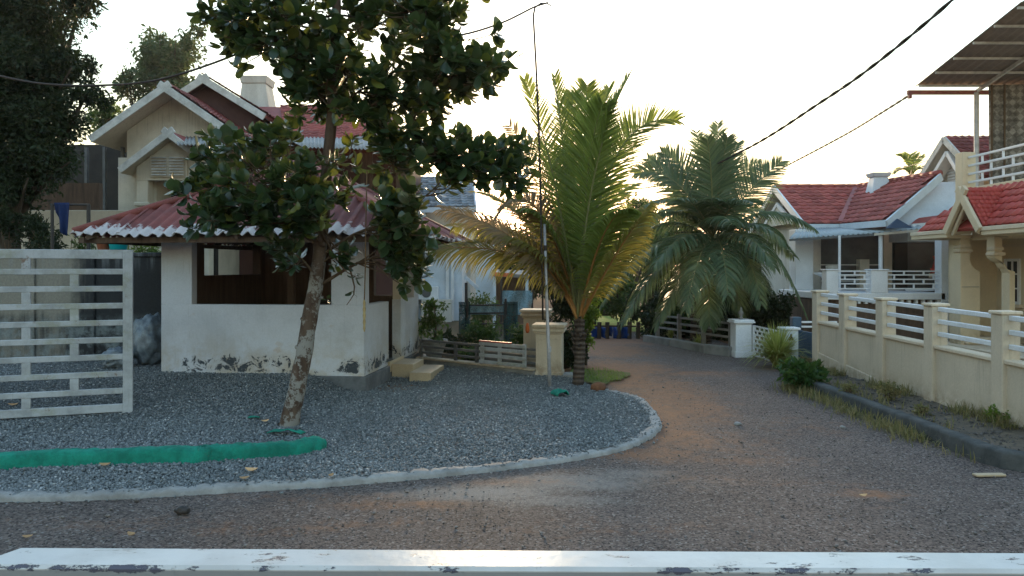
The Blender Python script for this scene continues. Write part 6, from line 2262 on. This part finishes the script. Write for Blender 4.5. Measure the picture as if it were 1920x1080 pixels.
for z, e in ((P(0, 476, yb).z, .04), (P(0, 466, yb).z, .022)):
    MB().box(X14(1865, yb) - e, X14(1879, yb) + e, yb - e, yb + .2, z - .03, z + .03).build('capital', M['cream_cap'], ch, bevel=.012)
MB().box(8.2, 9.4, 10.3, 14.7, 0, .16).build('porch_plinth', M['navy'], ch)
MB().box(8.12, 9.4, 10.2, 14.85, .161, .22).build('porch_floor', M['cream_cap'], ch, bevel=.02)
MB().box(8.3, 8.85, 14.1, 14.66, .221, .36).build('pier_base', M['cream_cap'], ch, bevel=.03)
# balcony
MB().box(8.74, 14, 10.2, 15.0, 2.99, 3.16).build('balcony_slab', M['cream'], ch, bevel=.01)
MB().box(8.68, 8.94, 14.9, 15.15, 2.93, 3.86).build('balcony_post', M['cream'], ch, bevel=.01)
bz = [3.27, 3.43, 3.59, 3.75]
for z in bz:
    MB().box(8.78, 8.82, 10.2, 14.89, z - .02, z + .02).build('balcony_rail', M['white'], ch, bevel=.004)
for k in range(4):
    z0 = 3.161 if k == 0 else bz[k - 1] + .021
    y = 14.45 - (.27 if k % 2 == 0 else 0)
    while y > 10.4:
        MB().box(8.785, 8.815, y, y + .035, z0, bz[k] - .021).build('balcony_spacer', M['white'], ch)
        y -= .62
MB().box(10.1, 14, 15.02, 17.3, 2.85, 3.15).build('terrace_slab', M['cream'], ch)
MB().box(10.15, 14, 15.2, 17.3, 0, 2.84).build('rear_wall', M['cream'], ch)
# small window awning on the rear wing
wa = [Vector((9.20, 17.0, 1.50)), Vector((9.85, 17.0, 1.50)), Vector((9.85, 17.25, 1.86)), Vector((9.45, 17.25, 1.86))]
aw = plane_roof(ch, wa, .05, M['redtile_bright'])
tile_roof(aw, wa[0] + Vector((0, -.01, .01)), (1, 0, 0), Vector((0, .25, .36)), .65, .44, .16, .11, M['redtile_bright'], clip=lambda u, v: u > .5 * v, budget=bud3)
MB().box(9.19, 9.86, 16.97, 17.06, 1.41, 1.5).build('awning_fascia', M['cream_cap'], ch, bevel=.005)
MB().box(9.45, 9.6, 17.06, 17.3, 0, 1.9).build('rear_corner', M['cream'], ch)
yp = thing('yard_post', 'short cream post with thin rails between the porch house and the cream house', 'post', (9.0, 16.0, 0))
MB().box(8.85, 9.05, 15.9, 16.1, 0, 1.25).build('shaft', M['cream'], yp, bevel=.006)
MB().box(8.83, 9.07, 15.88, 16.12, 1.251, 1.28).build('cap', M['cream_cap'], yp, bevel=.006)
for z in (.75, .95, 1.15):
    MB().box(8.15, 8.85, 15.98, 16.02, z, z + .03).build('rail', M['white'], yp)

# canopy over the terrace
cn = thing('terrace_canopy', 'brown corrugated canopy roof on red steel over the terrace at the top right', 'canopy', (9.5, 16, 3.15))
c00, c10 = Vector((8.85, 17.0, 5.62)), Vector((14.5, 17.0, 5.62))
c01, c11 = Vector((8.95, 13.6, 6.32)), Vector((14.5, 13.6, 6.32))
for i in range(6):
    a = c00.lerp(c10, i / 6)
    b_ = c00.lerp(c10, (i + .995) / 6)
    c = c01.lerp(c11, i / 6)
    d = c01.lerp(c11, (i + .995) / 6)
    corr('roof_sheet', a, b_, c, d, .19, .02, 'canopy', cn, 4)
for k in range(6):
    t = .04 + k * .185
    MB().beam(c00.lerp(c01, t) + Vector((.02, 0, -.055)), c10.lerp(c11, t) + Vector((0, 0, -.055)), .035, .045).build('purlin', M['barge'], cn)
for x in (10.25, 12.6):
    MB().beam(Vector((x, 17.05, 5.52)), Vector((x + .1, 13.6, 6.22)), .05, .07).build('rafter', M['barge'], cn)
MB().beam((8.72, 17.05, 5.49), (14.5, 17.05, 5.49), .07, .09).build('eave_beam', M['redsteel'], cn)
MB().box(8.74, 8.80, 17.01, 17.09, 5.36, 5.45).build('beam_stub', M['redsteel'], cn)
for x in (10.18, 13.2):
    MB().tube([(x, 16.95, 3.15), (x, 16.95, 5.47)], .052, 10).build('post', M['pipe'], cn)
bm_ = thing('bamboo_screen', 'woven grey-brown bamboo mat screen enclosing the terrace under the canopy', 'screen', (11.5, 16.5, 3.15))
MB().hexa([(10.36, 16.72, 3.16), (14.4, 16.3, 3.16), (14.4, 16.36, 3.16), (10.36, 16.78, 3.16)], [(10.34, 16.72, 5.57), (14.4, 16.3, 5.62), (14.4, 16.36, 5.62), (10.34, 16.78, 5.57)]).build('mat', M['weave'], bm_)
for x in (10.36, 10.62, 11.45, 12.4):
    y = 16.70 - (x - 10.36) * .104
    MB().tube([(x, y, 3.16), (x, y, 5.58)], .022, 7).build('batten', M['twig'], bm_)

# ------------------------------------------------------------------ coconut palms
def palm(name, label, base, crown, r0, r1, fronds, Y0, trunk='palmtrunk', wid=.034, stubs=26):
    base, crown = Vector(base), Vector(crown)
    t = thing(name, label, 'palm', base)
    ln = curve_pts([base + Vector((0, 0, -.05)), base.lerp(crown, .5) + Vector((.02, 0, 0)), crown], 26)
    mb = MB()
    rr = []
    for i in range(27):
        s = i / 26
        rr.append((r0 + (r1 - r0) * s ** .6) * (1 + random.uniform(-.06, .09)) * (1.25 - .25 * min(1, s * 8)))
    mb.tube(ln, rr, 12)
    for i in range(stubs):
        s = random.uniform(.35, 1.0)
        c = base.lerp(crown, s)
        a = random.uniform(0, 6.283)
        o = Vector((math.cos(a), math.sin(a), 0))
        r = r0 * .85
        mb.beam(c + o * r * .7, c + o * (r + random.uniform(.02, .06)) + Vector((0, 0, random.uniform(.05, .14))), random.uniform(.03, .055), .016)
    mb.build('trunk', M[trunk], t, smooth=False)
    for f in fronds:
        (mx, my, mY), (tx, ty, tY), L, mat, pm, kw = f
        mid, tip = P(mx, my, mY), P(tx, ty, tY)
        p0 = crown + Vector((random.uniform(-.03, .03), random.uniform(-.03, .03), random.uniform(-.12, .05)))
        p1 = mid * 2 - (p0 + tip) * .5
        frond(t, p0, p1, tip, L, M[mat], M[pm], width=wid, **kw)
    return t
b = G(1083, 727)
g, o_, gr = 'palmleaf', 'palmgold', 'palmdry'
pe, pg = 'petiole', 'petiole_green'
F1 = [
    ((1040, 345, 10.6), (983, 148, 10.5), .56, g, pg, dict(droop=.16, fold=.35, n=96, twist=-1.0)),
    ((1060, 320, 11.0), (1040, 142, 11.1), .50, g, pg, dict(droop=.10, fold=.3, n=96, twist=.9)),
    ((1076, 330, 11.3), (1074, 178, 11.8), .74, g, pg, dict(droop=.06, fold=.2, n=120)),
    ((1094, 320, 11.1), (1101, 160, 11.4), .70, g, pg, dict(droop=.06, fold=.2, n=120, twist=.4)),
    ((1106, 330, 11.5), (1142, 165, 12.0), .70, g, pg, dict(droop=.08, fold=.25, n=120, twist=-.3)),
    ((1113, 335, 10.3), (1178, 146, 10.0), .62, g, pg, dict(droop=.12, fold=.3, n=110, twist=.5)),
    ((1100, 350, 10.4), (1130, 195, 9.9), .66, g, pg, dict(droop=.10, fold=.15, n=120, twist=-.5)),
    ((1152, 300, 10.9), (1272, 226, 10.9), .58, g, pg, dict(droop=.16, fold=.5, n=110, twist=1.0)),
    ((1128, 350, 11.6), (1185, 235, 12.4), .62, g, pg, dict(droop=.12, fold=.4, n=100, twist=.8)),
    ((1148, 488, 10.2), (1218, 386, 9.9), .56, o_, pe, dict(droop=.85, fold=-.1, n=96)),
    ((1140, 500, 10.9), (1205, 430, 11.2), .56, o_, pe, dict(droop=.9, fold=-.1, n=90)),
    ((990, 468, 10.55), (828, 392, 10.5), .62, gr, pe, dict(droop=.85, fold=.2, n=110, twist=-.6)),
    ((985, 486, 10.6), (795, 470, 10.6), .78, o_, pe, dict(droop=1.0, fold=.1, n=130, twist=-.5)),
    ((1005, 470, 11.0), (850, 425, 11.4), .70, o_, pe, dict(droop=.95, fold=.1, n=110, twist=.5)),
    ((1010, 395, 10.9), (930, 405, 11.2), .60, gr, pe, dict(droop=1.0, fold=.1, n=100, twist=-.5)),
    ((1005, 430, 11.4), (895, 362, 12.2), .60, o_, pg, dict(droop=.55, fold=.4, n=96)),
    ((1030, 380, 11.6), (955, 235, 12.6), .60, gr, pg, dict(droop=.3, fold=.4, n=90, twist=-1.0)),
    ((1055, 400, 11.6), (1000, 262, 12.8), .66, g, pg, dict(droop=.2, fold=.35, n=96)),
    ((1138, 430, 11.5), (1222, 415, 12.6), .62, g, pg, dict(droop=.75, fold=.1, n=90)),
    ((1120, 420, 11.9), (1192, 345, 13.2), .62, g, pg, dict(droop=.4, fold=.2, n=90)),
    ((1150, 430, 10.6), (1232, 402, 10.4), .56, o_, pg, dict(droop=.85, fold=.0, n=90)),
    ((1042, 450, 10.7), (985, 392, 10.6), .60, g, pg, dict(droop=.9, fold=.0, n=96)),
    ((1125, 455, 10.3), (1175, 392, 9.9), .60, g, pe, dict(droop=.85, fold=-.1, n=96)),
    ((1025, 490, 10.6), (935, 440, 10.5), .58, o_, pe, dict(droop=.95, fold=.0, n=96)),
    ((1072, 400, 11.8), (1040, 295, 13.0), .66, g, pg, dict(droop=.2, fold=.3, n=90)),
]
palm('coconut_palm', 'young coconut palm with orange leaf stalks and yellowing lower fronds at the gravel corner', (b.x, b.y, 0), P(1086, 600, 10.75), .084, .072, F1, 10.7, wid=.026)
b = G(1322, 652)
h = 'palmgrey'
d9 = dict(droop=.95, fold=.15, n=64)
d7 = dict(droop=.7, fold=.2, n=60)
d3 = dict(droop=.25, fold=.35, n=54)
d9 = dict(droop=1.05, fold=.1, n=84)
d7 = dict(droop=.75, fold=.2, n=80)
d3 = dict(droop=.25, fold=.35, n=70)
F2 = [
    ((1341, 330, 16.2), (1347, 232, 16.6), .62, h, pg, d3), ((1325, 335, 16.6), (1306, 248, 17.4), .60, h, pg, d3), ((1358, 340, 16.4), (1384, 268, 17.2), .6, h, pg, d3),
    ((1334, 340, 15.6), (1326, 262, 15.3), .60, h, pg, dict(droop=.25, fold=.2, n=74, twist=.5)), ((1350, 340, 15.7), (1364, 258, 15.4), .60, h, pg, dict(droop=.25, fold=.2, n=74, twist=-.5)),
    ((1300, 345, 16.3), (1240, 285, 16.6), .65, h, pg, dict(droop=.3, fold=.35, n=84, twist=-1.0)), ((1270, 345, 16.0), (1190, 325, 16.0), .70, h, pg, dict(droop=.6, fold=.3, n=90, twist=-.9)), ((1395, 370, 16.2), (1466, 302, 16.5), .66, h, pg, dict(droop=.3, fold=.35, n=84, twist=1.0)),
    ((1290, 385, 15.6), (1212, 385, 15.2), .70, h, pg, d7), ((1428, 400, 15.8), (1525, 428, 15.6), .74, h, pg, d9), ((1415, 440, 16.4), (1488, 480, 16.8), .70, h, pg, d9),
    ((1430, 458, 15.5), (1512, 592, 15.2), .76, h, pg, d9), ((1390, 468, 14.9), (1428, 570, 14.3), .74, h, pg, d9), ((1352, 462, 14.6), (1365, 552, 13.8), .72, h, pg, d9),
    ((1318, 468, 14.6), (1285, 580, 13.9), .74, h, pg, d9), ((1258, 478, 15.2), (1165, 606, 14.8), .76, h, pg, d9), ((1228, 462, 15.6), (1128, 572, 15.5), .76, h, pg, d9),
    ((1245, 420, 16.2), (1150, 500, 16.6), .72, h, pg, d9), ((1290, 500, 15.0), (1228, 612, 14.6), .68, h, pg, d9), ((1375, 400, 17.2), (1430, 400, 18.4), .70, h, pg, d7),
    ((1262, 446, 15.0), (1172, 505, 14.6), .76, h, pg, d9), ((1300, 400, 17.2), (1240, 400, 18.2), .70, h, pg, d7), ((1336, 395, 15.2), (1334, 372, 14.2), .62, h, pg, d7), ((1368, 392, 15.0), (1412, 380, 14.2), .66, h, pg, d7),
    ((1308, 392, 15.0), (1275, 375, 14.3), .66, h, pg, d7), ((1280, 365, 16.4), (1215, 298, 16.9), .62, h, pg, dict(droop=.3, fold=.3, n=80, twist=-1.1)), ((1400, 505, 16.6), (1450, 580, 17.0), .70, h, pg, d9),
    ((1345, 350, 17.2), (1330, 255, 18.3), .6, h, pg, d3), ((1390, 440, 14.8), (1452, 500, 14.1), .72, h, pg, d9), ((1290, 440, 14.8), (1225, 500, 14.2), .72, h, pg, d9),
    ((1330, 520, 14.9), (1330, 610, 14.6), .66, h, pg, d9), ((1370, 520, 15.2), (1398, 600, 15.0), .66, h, pg, d9), ((1376, 345, 16.8), (1428, 308, 17.6), .62, h, pg, dict(droop=.3, fold=.3, n=80, twist=1.0)),
    ((1350, 410, 14.9), (1372, 420, 13.6), .66, h, pg, d9), ((1268, 400, 15.4), (1196, 425, 15.0), .70, h, pg, d9), ((1405, 420, 15.2), (1470, 455, 14.7), .70, h, pg, d9),
]
palm('coconut_palm', 'broad grey-green coconut palm with drooping fronds across the lane', (b.x, b.y + .2, 0), P(1337, 455, 15.95), .15, .12, F2, 16, 'palmtrunk', .034)
b = P(1300, 0, 16.6)
t = thing('palm_trunk', 'slim dark trunk standing left of the grey-green palm trunk', 'tree', (b.x, b.y, 0))
MB().tube(curve_pts([(b.x, b.y, -.05), (b.x + .03, b.y, .9), (b.x + .12, b.y, 2.2)], 8), [.08, .075, .07, .07, .065, .06, .06, .055, .05], 9).build('trunk', M['palmtrunk'], t)
leaf_cloud('crown', [(b.x + .1, b.y, 2.2, .5, .5, .3)], 600, (.1, .2), M['darkleaf'], t)
F3 = [((1700, 305, 34), (1684, 292, 34), .55, g, pg, dict(droop=.1, n=26)), ((1708, 300, 34), (1706, 291, 34.5), .5, g, pg, dict(droop=.1, n=26)), ((1717, 305, 34), (1730, 296, 34), .5, g, pg, dict(droop=.3, n=26)),
      ((1720, 318, 34), (1738, 322, 34), .5, g, pg, dict(droop=.7, n=26)), ((1698, 318, 34), (1678, 325, 34), .5, g, pg, dict(droop=.7, n=26)), ((1712, 308, 33), (1722, 300, 32), .5, g, pg, dict(droop=.3, n=26))]
palm('distant_palm', 'small far palm crown peeping over the red roof beside its chimney', P(1710, 0, 34) * Vector((1, 1, 0)), P(1709, 335, 34), .2, .14, F3, 34, wid=.07)

# ------------------------------------------------------------------ verge planting
tb_ = G(1457, 690)
blades('striped_tuft', 'pale yellow-green strap-leaved tuft in front of the white gatepost', 'grass tuft', (tb_.x, tb_.y, .0), 620, .76, 1.0, M['tuft'], .013)
tb_ = G(1470, 700)
shrub('verge_shrub', 'glossy dark green broad-leaved shrub at the end of the verge', (G(1508, 735).x + .03, G(1508, 735).y + .12, .03), .30, .34, 900, (.09, .17), 'shrubleaf', 'shrub', aspect=.34, droop=.1)
for k, (px, py, Y, r, hh_, n, m, lab) in enumerate([
        (1665, 765, 8.95, .15, .24, 380, 'weed', 'bushy green weed against the foot of the cream wall'),
        (1590, 765, 9.3, .14, .16, 200, 'weed', 'low dry weed right of the dark verge shrub'),
        (1725, 800, 8.0, .12, .12, 160, 'weed', 'small straggly weed halfway along the verge'),
        (1875, 810, 7.55, .13, .14, 260, 'brightleaf', 'small fresh green weed at the wall foot near the right edge')]):
    x = (px - 960) / F * Y
    shrub('verge_weed', lab, (x, Y, float(verge_z(np.array(x), np.array(Y))) - .01), r, hh_, n, (.025, .06), m, 'weed')
pts = []
for _ in range(12000):
    i = random.randrange(8, 86)
    p = rk_line[i]
    side = random.choice((-1, -1, 1))
    q = Vector((p.x + side * (.09 + abs(random.gauss(0, .13))), p.y + random.gauss(0, .05), 0))
    dens = .35 + .65 * max(0, mnoise.noise(Vector((q.y * 1.4, side, 2))))
    if side < 0 and q.y < 7.0 and random.random() > .25:
        continue
    dens *= 1.0 if 7.2 < q.y < 10.8 else .35
    if side > 0:
        dens *= .45
    if random.random() > dens - .12:
        continue
    q.z = float(verge_z(np.array(q.x), np.array(q.y))) if side > 0 else .0
    pts.append(q)
for _ in range(2200):
    y = random.uniform(6.3, 11.9)
    if mnoise.noise(Vector((y * 1.1, 5, 2))) < -.05:
        continue
    x = wall_x(y) - .03 - abs(random.gauss(0, .10))
    pts.append(Vector((x, y, float(verge_z(np.array(x), np.array(y))))))
blades('roadside_grass', None, None, (0, 0, 0), len(pts), .15, 1.0, M['weed'], .0042, kind='stuff', pts=pts)
pts = []
for _ in range(900):
    a, r = random.uniform(0, 6.28), random.random() ** .5
    pts.append(Vector((1.28 + .42 * r * math.cos(a), 11.6 + .75 * r * math.sin(a), .02)))
blades('lawn_grass', None, None, (0, 0, 0), len(pts), .06, .9, M['brightleaf'], .003, kind='stuff', pts=pts)
# tuft of strappy leaves at the foot of the far palm
for lab, px, py, n, L in (('small strappy tuft beside the far palm trunk, left of the white pillar', 1316, 657, 90, .32), ('thin grassy tuft behind the low bed wall near its left end', 1262, 640, 70, .25)):
    p = G(px, py)
    blades('bed_tuft', lab, 'grass tuft', (p.x, p.y + .25, .05), n, L, .9, M['tuft'], .010)
